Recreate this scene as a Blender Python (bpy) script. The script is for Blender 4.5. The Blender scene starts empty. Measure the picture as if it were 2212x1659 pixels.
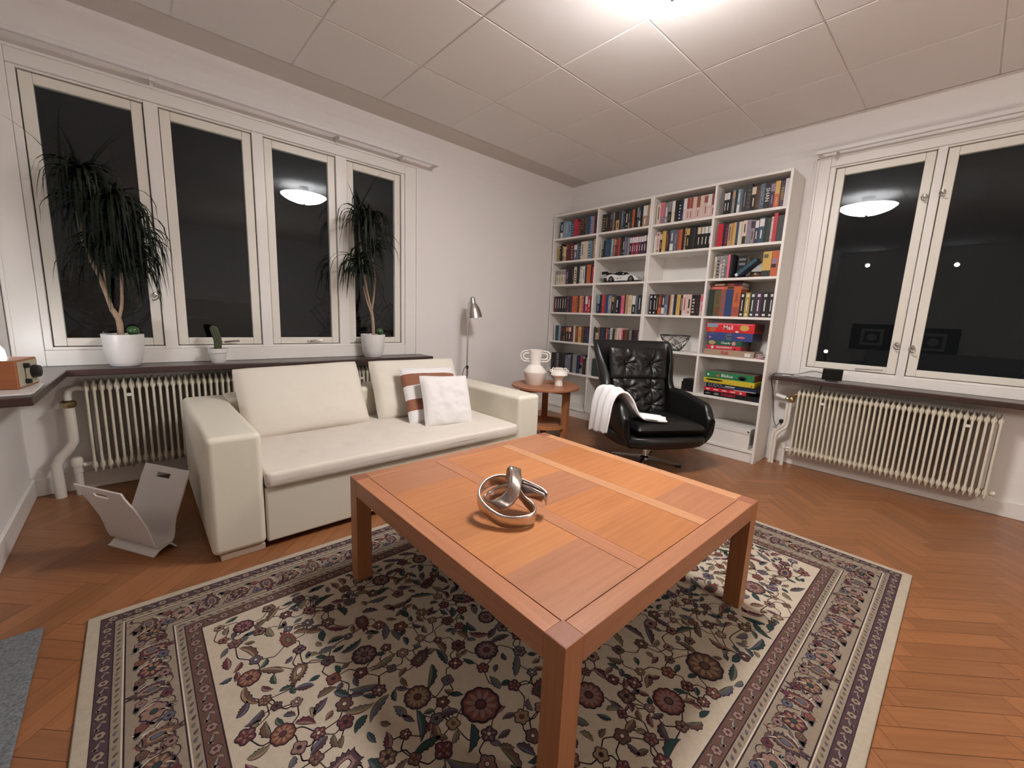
import bpy, bmesh, math, random
from mathutils import Vector, Matrix, Euler, noise
random.seed(7)
PI = math.pi
R = math.radians
COL = bpy.context.scene.collection
scene = bpy.context.scene

# ---------------------------------------------------------------- camera
cam = bpy.data.cameras.new('camera')
cam.sensor_width = 36.0
cam.lens = 36.0 * 893.19 / 2212.0
cam.clip_start = 0.02
cam_ob = bpy.data.objects.new('camera', cam)
COL.objects.link(cam_ob)
c_right = Vector((0.74148839, -0.66973958, 0.04054455))
c_down = Vector((-0.07812963, -0.14619986, -0.98616498))
c_fwd = Vector((0.66640132, 0.72806215, -0.160732))
m = Matrix.Identity(4)
for i in range(3):
    m[i][0] = c_right[i]; m[i][1] = -c_down[i]; m[i][2] = -c_fwd[i]
m[0][3], m[1][3], m[2][3] = 0.0, 0.0, 1.14
cam_ob.matrix_world = m
scene.camera = cam_ob

# ---------------------------------------------------------------- world, exposure
w = bpy.data.worlds.new('night')
scene.world = w
w.use_nodes = True
w.node_tree.nodes['Background'].inputs[0].default_value = (0.0040, 0.0040, 0.0043, 1)
w.node_tree.nodes['Background'].inputs[1].default_value = 1.0
scene.view_settings.view_transform = 'Standard'
scene.view_settings.look = 'None'
scene.view_settings.gamma = 1.0
scene.view_settings.exposure = 0.55
scene.view_settings.use_curve_mapping = False
LAMP_DISH = 60.0       # emission of the opal glass dish
LAMP_BULB = 5.0       # watts of the bulb inside the dish
LAMP_COL = (1.0, 0.962, 0.948)
SILL_LAMP = 26.0
PAPER_LAMP = 34.0

# ---------------------------------------------------------------- materials
MATS = {}
def mat(name, col, rough=0.5, metal=0.0, bump=0.0, bscale=200.0, var=0.0, vscale=8.0, coat=0.0, spec=0.5, emit=None, estr=0.0):
    if name in MATS: return MATS[name]
    mt = bpy.data.materials.new(name); mt.use_nodes = True
    nt = mt.node_tree; p = nt.nodes['Principled BSDF']
    p.inputs['Base Color'].default_value = (*col, 1)
    p.inputs['Roughness'].default_value = rough
    p.inputs['Metallic'].default_value = metal
    p.inputs['Coat Weight'].default_value = coat
    p.inputs['Specular IOR Level'].default_value = spec
    if emit:
        p.inputs['Emission Color'].default_value = (*emit, 1)
        p.inputs['Emission Strength'].default_value = estr
    tc = nt.nodes.new('ShaderNodeTexCoord')
    if var > 0:
        n = nt.nodes.new('ShaderNodeTexNoise'); n.inputs['Scale'].default_value = vscale
        n.inputs['Detail'].default_value = 4
        nt.links.new(tc.outputs['Object'], n.inputs['Vector'])
        mx = nt.nodes.new('ShaderNodeMix'); mx.data_type = 'RGBA'
        mx.inputs[6].default_value = (*[c * (1 - var) for c in col], 1)
        mx.inputs[7].default_value = (*[min(1, c * (1 + var)) for c in col], 1)
        nt.links.new(n.outputs['Fac'], mx.inputs[0])
        nt.links.new(mx.outputs[2], p.inputs['Base Color'])
    if bump > 0:
        n2 = nt.nodes.new('ShaderNodeTexNoise'); n2.inputs['Scale'].default_value = bscale
        n2.inputs['Detail'].default_value = 3
        nt.links.new(tc.outputs['Object'], n2.inputs['Vector'])
        b = nt.nodes.new('ShaderNodeBump'); b.inputs['Strength'].default_value = bump
        b.inputs['Distance'].default_value = 0.002
        nt.links.new(n2.outputs['Fac'], b.inputs['Height'])
        nt.links.new(b.outputs['Normal'], p.inputs['Normal'])
    MATS[name] = mt
    return mt

def wood(name, c1, c2, axis=0, rough=0.4, scale=1.0, coat=0.0, attr=False):
    if name in MATS: return MATS[name]
    mt = bpy.data.materials.new(name); mt.use_nodes = True
    nt = mt.node_tree; p = nt.nodes['Principled BSDF']
    p.inputs['Roughness'].default_value = rough
    p.inputs['Coat Weight'].default_value = coat
    tc = nt.nodes.new('ShaderNodeTexCoord')
    mp = nt.nodes.new('ShaderNodeMapping')
    s = [60 * scale, 60 * scale, 60 * scale]; s[axis] = 3.0 * scale
    mp.inputs['Scale'].default_value = s
    nt.links.new(tc.outputs['UV' if attr else 'Object'], mp.inputs['Vector'])
    n = nt.nodes.new('ShaderNodeTexNoise'); n.inputs['Scale'].default_value = 1.0
    n.inputs['Detail'].default_value = 5; n.inputs['Roughness'].default_value = 0.6
    nt.links.new(mp.outputs['Vector'], n.inputs['Vector'])
    mx = nt.nodes.new('ShaderNodeMix'); mx.data_type = 'RGBA'
    rp = nt.nodes.new('ShaderNodeMapRange')
    rp.inputs['From Min'].default_value = 0.3; rp.inputs['From Max'].default_value = 0.7
    nt.links.new(n.outputs['Fac'], rp.inputs['Value'])
    nt.links.new(rp.outputs['Result'], mx.inputs[0])
    mx.inputs[6].default_value = (*c1, 1); mx.inputs[7].default_value = (*c2, 1)
    out = mx.outputs[2]
    if attr:
        at = nt.nodes.new('ShaderNodeAttribute'); at.attribute_name = 'tone'
        mm = nt.nodes.new('ShaderNodeMix'); mm.data_type = 'RGBA'; mm.blend_type = 'MULTIPLY'
        mm.inputs[0].default_value = 1.0
        nt.links.new(out, mm.inputs[6]); nt.links.new(at.outputs['Color'], mm.inputs[7])
        out = mm.outputs[2]
    nt.links.new(out, p.inputs['Base Color'])
    MATS[name] = mt
    return mt

M_wall = mat('wall_paint', (0.80, 0.77, 0.75), 0.75, bump=0.25, bscale=120, spec=0.3)
M_ceil = mat('ceiling_board', (0.80, 0.765, 0.74), 0.8, spec=0.2)
M_seam = mat('ceiling_seam', (0.82, 0.80, 0.77), 0.7)
M_seamd = mat('ceiling_seam_dark', (0.30, 0.28, 0.26), 0.8)
M_trim = mat('window_paint', (0.76, 0.735, 0.66), 0.35)
M_case = mat('white_gloss_paint', (0.80, 0.775, 0.74), 0.32)
M_sill = mat('dark_brown_sill', (0.052, 0.030, 0.027), 0.28, var=0.25, vscale=12)
M_shelf = mat('white_shelf', (0.78, 0.75, 0.71), 0.45)
M_rad = mat('cream_radiator', (0.74, 0.69, 0.57), 0.35)
M_radp = mat('cream_pipe', (0.74, 0.70, 0.63), 0.4)
M_sofa = mat('cream_leather', (0.72, 0.68, 0.57), 0.48, bump=0.15, bscale=300, spec=0.35)
M_sofatop = mat('cream_velour', (0.68, 0.62, 0.55), 0.75, bump=0.2, bscale=400, var=0.05, vscale=14, spec=0.2)
M_black = mat('black_leather', (0.006, 0.006, 0.006), 0.37, bump=0.2, bscale=150)
M_blackp = mat('black_plastic', (0.008, 0.008, 0.008), 0.4)
M_chrome = mat('chrome', (0.75, 0.74, 0.72), 0.12, 1.0)
M_steel = mat('brushed_steel', (0.55, 0.53, 0.51), 0.3, 1.0, bump=0.1, bscale=60)
M_silver = mat('polished_silver', (0.62, 0.57, 0.54), 0.22, 1.0, bump=0.25, bscale=50)
M_brass = mat('aged_brass', (0.45, 0.36, 0.2), 0.35, 1.0)
M_white = mat('white_plastic', (0.72, 0.71, 0.70), 0.4)
M_pot = mat('white_glazed_pot', (0.74, 0.73, 0.72), 0.3)
M_vase = mat('bisque_ceramic', (0.86, 0.81, 0.75), 0.6, bump=0.2, bscale=150)
M_ply = mat('white_bent_plywood', (0.66, 0.62, 0.59), 0.4)
M_soil = mat('soil', (0.03, 0.02, 0.015), 0.9)
M_leaf = mat('dark_leaf', (0.005, 0.010, 0.004), 0.55, var=0.4, vscale=20, spec=0.25)
M_stem = mat('tan_stem', (0.36, 0.26, 0.18), 0.7, var=0.2, vscale=50)
M_cact = mat('cactus_green', (0.06, 0.075, 0.035), 0.7, var=0.3, vscale=80)
M_glassg = mat('green_glass_globe', (0.05, 0.12, 0.04), 0.08)
M_cloth = mat('white_gauze', (0.84, 0.82, 0.82), 0.85, bump=0.9, bscale=110)
M_pillow = mat('cream_cushion', (0.70, 0.655, 0.57), 0.75, bump=0.15, bscale=250, spec=0.25)
M_pilloww = mat('white_cushion', (0.74, 0.72, 0.71), 0.8, bump=0.3, bscale=120, spec=0.25)
M_pillowb = mat('brown_stripe', (0.25, 0.10, 0.055), 0.8, bump=0.3, bscale=300)
M_teak = wood('teak', (0.34, 0.142, 0.070), (0.425, 0.184, 0.094), 0, 0.38)
M_teaky = wood('teak_y', (0.37, 0.15, 0.072), (0.46, 0.195, 0.098), 1, 0.38)
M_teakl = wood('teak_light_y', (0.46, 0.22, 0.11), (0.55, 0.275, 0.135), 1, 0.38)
M_teakz = wood('teak_z', (0.34, 0.135, 0.055), (0.43, 0.18, 0.075), 2, 0.4)
M_endg = mat('teak_endgrain', (0.27, 0.10, 0.055), 0.5, var=0.15, vscale=90)
M_oak = wood('oak_parquet', (0.235, 0.092, 0.035), (0.31, 0.128, 0.050), 0, 0.33, attr=True)
M_gap = mat('parquet_gap', (0.10, 0.04, 0.02), 0.8)
M_mat = mat('grey_woven_mat', (0.15, 0.16, 0.17), 0.9, bump=1.5, bscale=140, var=0.95, vscale=130)
M_radio = wood('radio_wood', (0.30, 0.10, 0.035), (0.36, 0.13, 0.045), 0, 0.35)
M_radiof = mat('radio_face', (0.42, 0.38, 0.28), 0.5)
M_pages = mat('book_pages', (0.58, 0.52, 0.44), 0.8)
M_dark = mat('outside_dark', (0.004, 0.004, 0.004), 0.9)
M_tree = mat('outside_tree', (0.006, 0.008, 0.006), 0.9)

def glass_mat():
    mt = bpy.data.materials.new('window_glass'); mt.use_nodes = True
    nt = mt.node_tree; nt.nodes.clear()
    o = nt.nodes.new('ShaderNodeOutputMaterial'); mx = nt.nodes.new('ShaderNodeMixShader')
    tr = nt.nodes.new('ShaderNodeBsdfTransparent'); gl = nt.nodes.new('ShaderNodeBsdfGlossy')
    fr = nt.nodes.new('ShaderNodeFresnel'); fr.inputs['IOR'].default_value = 1.40
    tr.inputs[0].default_value = (0.93, 0.95, 0.94, 1)
    gl.inputs['Roughness'].default_value = 0.0
    gl.inputs['Color'].default_value = (0.85, 0.92, 1.0, 1)
    nt.links.new(fr.outputs[0], mx.inputs[0]); nt.links.new(tr.outputs[0], mx.inputs[1])
    nt.links.new(gl.outputs[0], mx.inputs[2]); nt.links.new(mx.outputs[0], o.inputs[0])
    return mt
M_glass = glass_mat()

def emit_mat(name, col, s):
    mt = bpy.data.materials.new(name); mt.use_nodes = True
    nt = mt.node_tree; p = nt.nodes['Principled BSDF']
    p.inputs['Base Color'].default_value = (0.8, 0.8, 0.8, 1)
    p.inputs['Emission Color'].default_value = (*col, 1)
    p.inputs['Emission Strength'].default_value = s
    return mt

# ---------------------------------------------------------------- mesh helpers
class MB:
    def __init__(s, off=(0, 0, 0)):
        s.v = []; s.f = []; s.m = []; s.off = Vector(off); s.tone = None
    def add(s, vs, fs, mi=0, M=None):
        n = len(s.v)
        for p in vs:
            p = Vector(p)
            if M is not None: p = M @ p
            s.v.append(p - s.off)
        for f in fs:
            s.f.append([n + i for i in f]); s.m.append(mi)
        return s
    def box(s, x0, y0, z0, x1, y1, z1, mi=0, M=None):
        if x0 > x1: x0, x1 = x1, x0
        if y0 > y1: y0, y1 = y1, y0
        if z0 > z1: z0, z1 = z1, z0
        vs = [(x0,y0,z0),(x1,y0,z0),(x1,y1,z0),(x0,y1,z0),(x0,y0,z1),(x1,y0,z1),(x1,y1,z1),(x0,y1,z1)]
        return s.add(vs, [(0,3,2,1),(4,5,6,7),(0,1,5,4),(1,2,6,5),(2,3,7,6),(3,0,4,7)], mi, M)
    def prism(s, poly, z0, z1, mi=0, M=None):
        n = len(poly)
        vs = [(x, y, z0) for x, y in poly] + [(x, y, z1) for x, y in poly]
        fs = [list(range(n))[::-1], list(range(n, 2*n))] + [(i, (i+1) % n, n+(i+1) % n, n+i) for i in range(n)]
        return s.add(vs, fs, mi, M)
    def lathe(s, prof, seg=32, mi=0, M=None, closed=False, sy=1.0):
        vs = []; fs = []
        for r, z in prof:
            for k in range(seg):
                a = 2*PI*k/seg; vs.append((r*math.cos(a), sy*r*math.sin(a), z))
        n = len(prof)
        for i in range(n-1 if not closed else n):
            j = (i+1) % n
            for k in range(seg):
                l = (k+1) % seg
                fs.append((i*seg+k, i*seg+l, j*seg+l, j*seg+k))
        if not closed:
            if prof[0][0] > 1e-6: fs.append(list(range(seg))[::-1])
            if prof[-1][0] > 1e-6: fs.append(list(range((n-1)*seg, n*seg)))
        return s.add(vs, fs, mi, M)
    def tube(s, pts, r, seg=8, mi=0, M=None, closed=False, flat=None, up=None, caps=True):
        pts = [Vector(p) for p in pts]; n = len(pts)
        rr = r if isinstance(r, (list, tuple)) else [r]*n
        vs = []; fs = []
        prev = None
        for i, p in enumerate(pts):
            a = pts[(i-1) % n] if (closed or i > 0) else p
            b = pts[(i+1) % n] if (closed or i < n-1) else p
            t = (b-a).normalized()
            if up is not None:
                u = up(i, p) if callable(up) else Vector(up)
                x = u - t*u.dot(t)
                if x.length < 1e-5: x = t.orthogonal()
            elif prev is None: x = t.orthogonal()
            else:
                x = prev - t*prev.dot(t)
                if x.length < 1e-5: x = t.orthogonal()
            x.normalize(); prev = x; y = t.cross(x)
            fl = flat or (1, 1)
            for k in range(seg):
                an = 2*PI*k/seg
                ca, sa = math.cos(an), math.sin(an)
                if flat:   # squarish flat band
                    ca = math.copysign(abs(ca)**0.6, ca); sa = math.copysign(abs(sa)**0.6, sa)
                vs.append(p + x*(rr[i]*fl[0]*ca) + y*(rr[i]*fl[1]*sa))
        for i in range(n if closed else n-1):
            j = (i+1) % n
            for k in range(seg):
                l = (k+1) % seg
                fs.append((i*seg+k, i*seg+l, j*seg+l, j*seg+k))
        if not closed and caps:
            fs.append(list(range(seg))[::-1]); fs.append(list(range((n-1)*seg, n*seg)))
        return s.add(vs, fs, mi, M)
    def ell(s, c, r, seg=12, ring=8, mi=0, M=None):
        vs = [(c[0], c[1], c[2]-r[2])]; fs = []
        for i in range(1, ring):
            a = PI*i/ring - PI/2
            for k in range(seg):
                b = 2*PI*k/seg
                vs.append((c[0]+r[0]*math.cos(a)*math.cos(b), c[1]+r[1]*math.cos(a)*math.sin(b), c[2]+r[2]*math.sin(a)))
        vs.append((c[0], c[1], c[2]+r[2])); L = len(vs)-1
        for k in range(seg):
            l = (k+1) % seg
            fs.append((0, 1+l, 1+k)); fs.append((L, L-seg+k, L-seg+l))
        for i in range(ring-2):
            for k in range(seg):
                l = (k+1) % seg
                fs.append((1+i*seg+k, 1+i*seg+l, 1+(i+1)*seg+l, 1+(i+1)*seg+k))
        return s.add(vs, fs, mi, M)
    def grid(s, fn, nu, nv, mi=0, M=None, flip=False, mfn=None):
        vs = [fn(i/nu, j/nv) for j in range(nv+1) for i in range(nu+1)]
        n = len(s.v)
        for p in vs:
            p = Vector(p)
            if M is not None: p = M @ p
            s.v.append(p - s.off)
        for j in range(nv):
            for i in range(nu):
                a = n + j*(nu+1)+i
                f = [a, a+1, a+nu+2, a+nu+1]
                if flip: f = f[::-1]
                s.f.append(f); s.m.append(mfn((i+.5)/nu, (j+.5)/nv) if mfn else mi)
        return s
    def mesh(s, name, mats, smooth=False, angle=None):
        me = bpy.data.meshes.new(name)
        me.from_pydata([tuple(p) for p in s.v], [], s.f)
        if not isinstance(mats, (list, tuple)): mats = [mats]
        for x in mats: me.materials.append(x)
        me.polygons.foreach_set('material_index', s.m)
        if smooth:
            me.polygons.foreach_set('use_smooth', [True]*len(s.f))
            if smooth != 'all':
                try: me.set_sharp_from_angle(angle=R(angle or 40))
                except Exception: pass
        me.update()
        return me
    def build(s, name, mats, parent=None, loc=None, rot=None, smooth=False, bevel=0, bseg=2, subd=0, solid=0, angle=None):
        o = bpy.data.objects.new(name, s.mesh(name, mats, smooth, angle))
        COL.objects.link(o)
        if parent is not None: o.parent = parent
        if loc is not None: o.location = loc
        elif parent is None: o.location = s.off
        if rot is not None: o.rotation_euler = rot
        if solid:
            md = o.modifiers.new('solid', 'SOLIDIFY'); md.thickness = solid; md.offset = 0
        if bevel:
            md = o.modifiers.new('bevel', 'BEVEL'); md.width = bevel; md.segments = bseg
            md.limit_method = 'ANGLE'; md.angle_limit = R(35)
            if bseg > 1:
                for q in o.data.polygons: q.use_smooth = True
                md.harden_normals = True
                try: o.data.set_sharp_from_angle(angle=R(60))
                except Exception: pass
        if subd:
            md = o.modifiers.new('sub', 'SUBSURF'); md.levels = subd; md.render_levels = subd
        return o

def tag(o, label, cat, group=None, kind=None):
    o['label'] = label; o['category'] = cat
    if group: o['group'] = group
    if kind: o['kind'] = kind
    return o
def thing(name, label, cat, loc, rz=0, group=None):
    o = bpy.data.objects.new(name, None); COL.objects.link(o)
    o.empty_display_size = 0.05
    o.location = loc; o.rotation_euler = (0, 0, rz)
    return tag(o, label, cat, group)
def struct(o):
    o['kind'] = 'structure'; return o

def text_mesh(body, size, M, mt, name, parent, ext=0.0006, bold=0.0):
    cu = bpy.data.curves.new('t', 'FONT'); cu.body = body; cu.size = size
    cu.align_x = 'CENTER'; cu.align_y = 'CENTER'; cu.extrude = ext; cu.offset = bold
    cu.resolution_u = 2
    t = bpy.data.objects.new('t', cu); COL.objects.link(t)
    dg = bpy.context.evaluated_depsgraph_get(); dg.update()
    me = bpy.data.meshes.new_from_object(t.evaluated_get(dg))
    bpy.data.objects.remove(t)
    me.materials.clear(); me.materials.append(mt)
    me.transform(M)
    o = bpy.data.objects.new(name, me); COL.objects.link(o)
    if parent is not None: o.parent = parent
    return o

# ================================================================ ROOM
YA, XB, XC, ZC = 3.50, 4.06, -0.51, 2.67
COVE = [(2.43, 0.0), (2.47, 0.004), (2.52, 0.016), (2.57, 0.035), (2.61, 0.056), (2.645, 0.078), (2.67, 0.095)]
XL, YN = -2.6, -3.6      # far sides of the room behind the camera

# floor: herringbone parquet, planks at 45 degrees to the walls
def make_floor():
    W, n = 0.0705, 5
    s2 = math.sqrt(.5)
    mb = MB(); tones = []; uvs = []
    x0, x1, y0, y1 = XL, XB, YN, YA
    mb.add([(x0,y0,-.004),(x1,y0,-.004),(x1,y1,-.004),(x0,y1,-.004)], [(0,1,2,3)], 1)
    tones.append((1,1,1)); uvs.append([(0,0)]*4)
    g = 0.0006
    rnd = random.Random(3)
    def world(u, v): return (s2*(u+v)*W + 0.03, s2*(u-v)*W + 0.02)
    def clip(poly):
        for ax, lim, sg in ((0,x0,1),(0,x1,-1),(1,y0,1),(1,y1,-1)):
            out = []
            for i in range(len(poly)):
                a, b = poly[i-1], poly[i]
                da, db = sg*(a[ax]-lim), sg*(b[ax]-lim)
                if (da >= 0) != (db >= 0):
                    t = da/(da-db); out.append(tuple(a[k]+t*(b[k]-a[k]) for k in range(4)))
                if db >= 0: out.append(b)
            poly = out
            if len(poly) < 3: return None
        return poly
    def plank(u0, v0, du, dv):
        e = g/W
        cs = [(u0+e,v0+e),(u0+du-e,v0+e),(u0+du-e,v0+dv-e),(u0+e,v0+dv-e)]
        ou, ov = rnd.uniform(0,50), rnd.uniform(0,50)
        pl = []
        for u, v in cs:
            X, Y = world(u, v)
            a, b = ((u-u0), (v-v0)) if du > dv else ((v-v0), (u-u0))
            pl.append((X, Y, ou+a*W, ov+b*W))
        pl = clip(pl)
        if not pl: return
        # orientation fix
        ar = sum(pl[i-1][0]*pl[i][1]-pl[i][0]*pl[i-1][1] for i in range(len(pl)))
        if ar < 0: pl = pl[::-1]
        mb.add([(p[0],p[1],0) for p in pl], [list(range(len(pl)))], 0)
        t = rnd.uniform(0.85, 1.09); wv = rnd.uniform(-.04, .05)
        tones.append((t*(1+wv*0.4), t, t*(1-wv)))
        uvs.append([(p[2],p[3]) for p in pl])
    for t in range(-140, 141):
        for s in range(-14, 15):
            for (u0, v0, du, dv) in ((t+2*n*s, t, n, 1), (t, t-2*n-2*n*s+1, 1, n)):
                X, Y = world(u0+du/2, v0+dv/2)
                if x0-.3 < X < x1+.3 and y0-.3 < Y < y1+.3: plank(u0, v0, du, dv)
    o = mb.build('floor', [M_oak, M_gap])
    me = o.data
    ca = me.color_attributes.new('tone', 'FLOAT_COLOR', 'CORNER')
    uv = me.uv_layers.new(name='UVMap')
    for pi, p in enumerate(me.polygons):
        for k, li in enumerate(p.loop_indices):
            ca.data[li].color = (*tones[pi], 1); uv.data[li].uv = uvs[pi][k]
    struct(o)
make_floor()

# walls with coved tops; wall plane through point with inward normal, holes cut as a grid
def wall(name, axis, plane, a0, a1, sgn, hole=None, cove=True, ca=True, cb=True):
    """axis 'y': wall at y=plane running along x; axis 'x': wall at x=plane running along y. sgn: inward direction"""
    mb = MB()
    def P(a, z, d=0):
        return (a, plane+sgn*d, z) if axis == 'y' else (plane+sgn*d, a, z)
    ztop = COVE[0][0] if cove else ZC
    As = [a0, a1]; Zs = [0, ztop]
    if hole: As = [a0, hole[0], hole[1], a1]; Zs = [0, hole[2], hole[3], ztop]
    for i in range(len(As)-1):
        for j in range(len(Zs)-1):
            if hole and i == 1 and j == 1: continue
            mb.add([P(As[i],Zs[j]),P(As[i+1],Zs[j]),P(As[i+1],Zs[j+1]),P(As[i],Zs[j+1])], [(0,1,2,3)])
    if hole:   # reveal through the wall's thickness
        h = hole; t = -0.22
        c = [(h[0],h[2]),(h[1],h[2]),(h[1],h[3]),(h[0],h[3])]
        for k in range(4):
            a, b = c[k], c[(k+1) % 4]
            mb.add([P(a[0],a[1]),P(b[0],b[1]),P(b[0],b[1],t),P(a[0],a[1],t)], [(0,1,2,3)])
    if cove:
        for (z, d), (z2, d2) in zip(COVE[:-1], COVE[1:]):
            mb.add([P(a0+(d if ca else 0),z,d),P(a1-(d if cb else 0),z,d),P(a1-(d2 if cb else 0),z2,d2),P(a0+(d2 if ca else 0),z2,d2)], [(0,1,2,3)])
    o = mb.build(name, M_wall, smooth=True, angle=50)
    return struct(o)
wall('wall_back', 'y', YA, XC, XB, -1, hole=(-0.40, 1.86, 0.815, 2.335))
wall('wall_right', 'x', XB, YN, YA, -1, hole=(-0.93, 0.935, 0.80, 2.385), ca=False)
wall('wall_left', 'x', XC, 2.0, YA, 1, ca=False)
mb = MB(); mb.add([(XC,2.0,0),(XL,2.0,0),(XL,2.0,ZC),(XC,2.0,ZC)], [(0,1,2,3)]); struct(mb.build('wall_side', M_wall))
mb = MB(); mb.add([(XL,2.0,0),(XL,YN,0),(XL,YN,ZC),(XL,2.0,ZC)], [(0,1,2,3)]); struct(mb.build('wall_far', M_wall))
mb = MB(); mb.add([(XL,YN,0),(XB,YN,0),(XB,YN,ZC),(XL,YN,ZC)], [(0,1,2,3)]); struct(mb.build('wall_front', M_wall))

# ceiling of square boards with fine seams
def make_ceiling():
    mb = MB(); dz = 0.0
    k = (ZC-1.14)/1.565
    ys = [v*k for v in (3.24, 2.63, 1.985, 1.38, 0.745, 0.12)]
    xs = [v*k for v in (0.28, 0.895, 1.503, 2.12, 2.76, 3.365)]
    p = 0.607
    while ys[-1] > YN+p: ys.append(ys[-1]-p)
    ys.append(YN)
    while xs[0] > XL+p: xs.insert(0, xs[0]-p)
    xs.insert(0, XL); xs.append(XB-0.14)
    g = 0.0028
    ys = ys[::-1]
    for i in range(len(xs)-1):
        for j in range(len(ys)-1):
            a, b, c, d = xs[i]+g, xs[i+1]-g, ys[j]+g, ys[j+1]-g
            e = 0.004
            mb.add([(a,c,ZC+e),(b,c,ZC+e),(b,d,ZC+e),(a,d,ZC+e),(a+e,c+e,ZC),(b-e,c+e,ZC),(b-e,d-e,ZC),(a+e,d-e,ZC)],
                   [(7,6,5,4),(0,1,5,4)[::-1],(1,2,6,5)[::-1],(2,3,7,6)[::-1],(3,0,4,7)[::-1]], 0)
    mb.add([(XL,YN,ZC+.005),(XB,YN,ZC+.005),(XB,YA,ZC+.005),(XL,YA,ZC+.005)], [(3,2,1,0)], 1)
    # plain border boards along the window wall and the bookcase wall, a little lower than the panels
    yb = ys[-1]
    mb.add([(XC,yb,ZC+.002),(XB,yb,ZC+.002),(XB,YA,ZC-.006),(XC,YA,ZC-.006)], [(3,2,1,0)], 2)
    mb.add([(XB-.14,YN,ZC),(XB,YN,ZC),(XB,yb,ZC),(XB-.14,yb,ZC)], [(3,2,1,0)], 0)
    struct(mb.build('ceiling', [M_ceil, M_seam, mat('ceiling_border', (0.66, 0.605, 0.565), 0.8, spec=0.2)]))
make_ceiling()

# baseboards
mb = MB(); mb.box(XC, YA-.018, 0, XB-.32, YA, .105); struct(mb.build('baseboard_back', M_case, bevel=.004))
mb = MB(); mb.box(XB-.018, YN, 0, XB, 1.06, .105); struct(mb.build('baseboard_right', M_case, bevel=.004))
mb = MB(); mb.box(XC, 2.0, 0, XC+.018, YA-.018, .105); struct(mb.build('baseboard_left', M_case, bevel=.004))

# window sills
mb = MB()
ZS = 0.755
mb.prism([(XC, YA), (XC, 2.42), (-.315, 2.42), (-.29, 3.26), (2.0, 3.26), (2.0, YA)][::-1], ZS-.036, ZS)
sillA = struct(mb.build('trim_1', M_sill, bevel=.006))
mb = MB(); mb.box(XB-.235, -1.3, ZS-.036, XB, 1.055, ZS)
sillB = struct(mb.build('trim_2', M_sill, bevel=.006))

# windows
def window(name, axis, plane, sgn, x0, x1, z0, z1, sashes, cas_l, cas_r, cas_t, cas_b, depth=0.03):
    """x0..x1 clear opening of the outer frame; sashes = list of (a,b); all drawn in wall coordinates (a, depth outwards, z)"""
    if axis == 'y':
        M = Matrix(((1,0,0,0),(0,1,0,plane),(0,0,1,0),(0,0,0,1)))      # a->x, d->+y (outwards)
    else:
        M = Matrix(((0,1,0,plane),(1,0,0,0),(0,0,1,0),(0,0,0,1)))
    mb = MB()
    # casing boards on the wall face (d negative = into the room)
    T = .022
    mb.box(cas_l, -T, cas_b, x0, 0.0, cas_t, 0, M); mb.box(x1, -T, cas_b, cas_r, 0.0, cas_t, 0, M)
    mb.box(x0, -T, z1, x1, 0.0, cas_t, 0, M); mb.box(x0, -T, cas_b, x1, 0.0, z0, 0, M)
    # moulding strips on the casing
    mb.box(cas_l, -T-.010, cas_b, cas_l+.016, -T, cas_t, 0, M); mb.box(cas_r-.016, -T-.010, cas_b, cas_r, -T, cas_t, 0, M)
    mb.box(cas_l, -T-.010, cas_t-.016, cas_r, -T, cas_t, 0, M)
    # mullions and frame returns
    edges = [x0] + [v for s in sashes for v in s] + [x1]
    for i in range(0, len(edges), 2):
        a, b = edges[i], edges[i+1]
        mb.box(a, -.012, z0, b, .10, z1, 0, M)
    zz0, zz1 = z0+.018, z1-.012
    mb.box(x0, -.008, z0, x1, .10, zz0, 0, M); mb.box(x0, -.008, zz1, x1, .10, z1, 0, M)
    root = struct(mb.build(name, M_case, bevel=.004))
    for (a, b) in sashes:
        g = .004; f = .052
        sb = MB(); a2, b2, c2, d2 = a+g, b-g, zz0+g, zz1-g
        d0, d1 = .004, .045
        sb.box(a2, d0, c2, a2+f, d1, d2, 0, M); sb.box(b2-f, d0, c2, b2, d1, d2, 0, M)
        sb.box(a2+f, d0, c2, b2-f, d1, c2+f*.9, 0, M); sb.box(a2+f, d0, d2-f, b2-f, d1, d2, 0, M)
        # dark gap round the sash
        sb.box(a, .05, zz0, b, .06, zz0+.008, 1, M); sb.box(a, .05, zz1-.008, b, .06, zz1, 1, M)
        sb.box(a, .05, zz0, a+.008, .06, zz1, 1, M); sb.box(b-.008, .05, zz0, b, .06, zz1, 1, M)
        s = sb.build('sash', [M_trim, M_blackp], root, bevel=.004)
        gb = MB(); gb.box(a2+f-.008, .024, c2+f*.9-.008, b2-f+.008, .028, d2-f+.008, 0, M)
        gb.build('pane', M_glass, s)
    return root, M
win1, M1 = window('window_1', 'y', YA, -1, -0.385, 1.835, 0.845, 2.315,
       [(-.352, .140), (.207, .694), (.762, 1.252), (1.337, 1.803)], XC+.005, 1.955, 2.40, ZS)
win2, M2 = window('window_2', 'x', XB, -1, -0.92, 0.912, 0.815, 2.365,
       [(-.88, -.46), (-.40, .283), (.330, .878)], -1.0, 1.0, 2.44, ZS)
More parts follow.
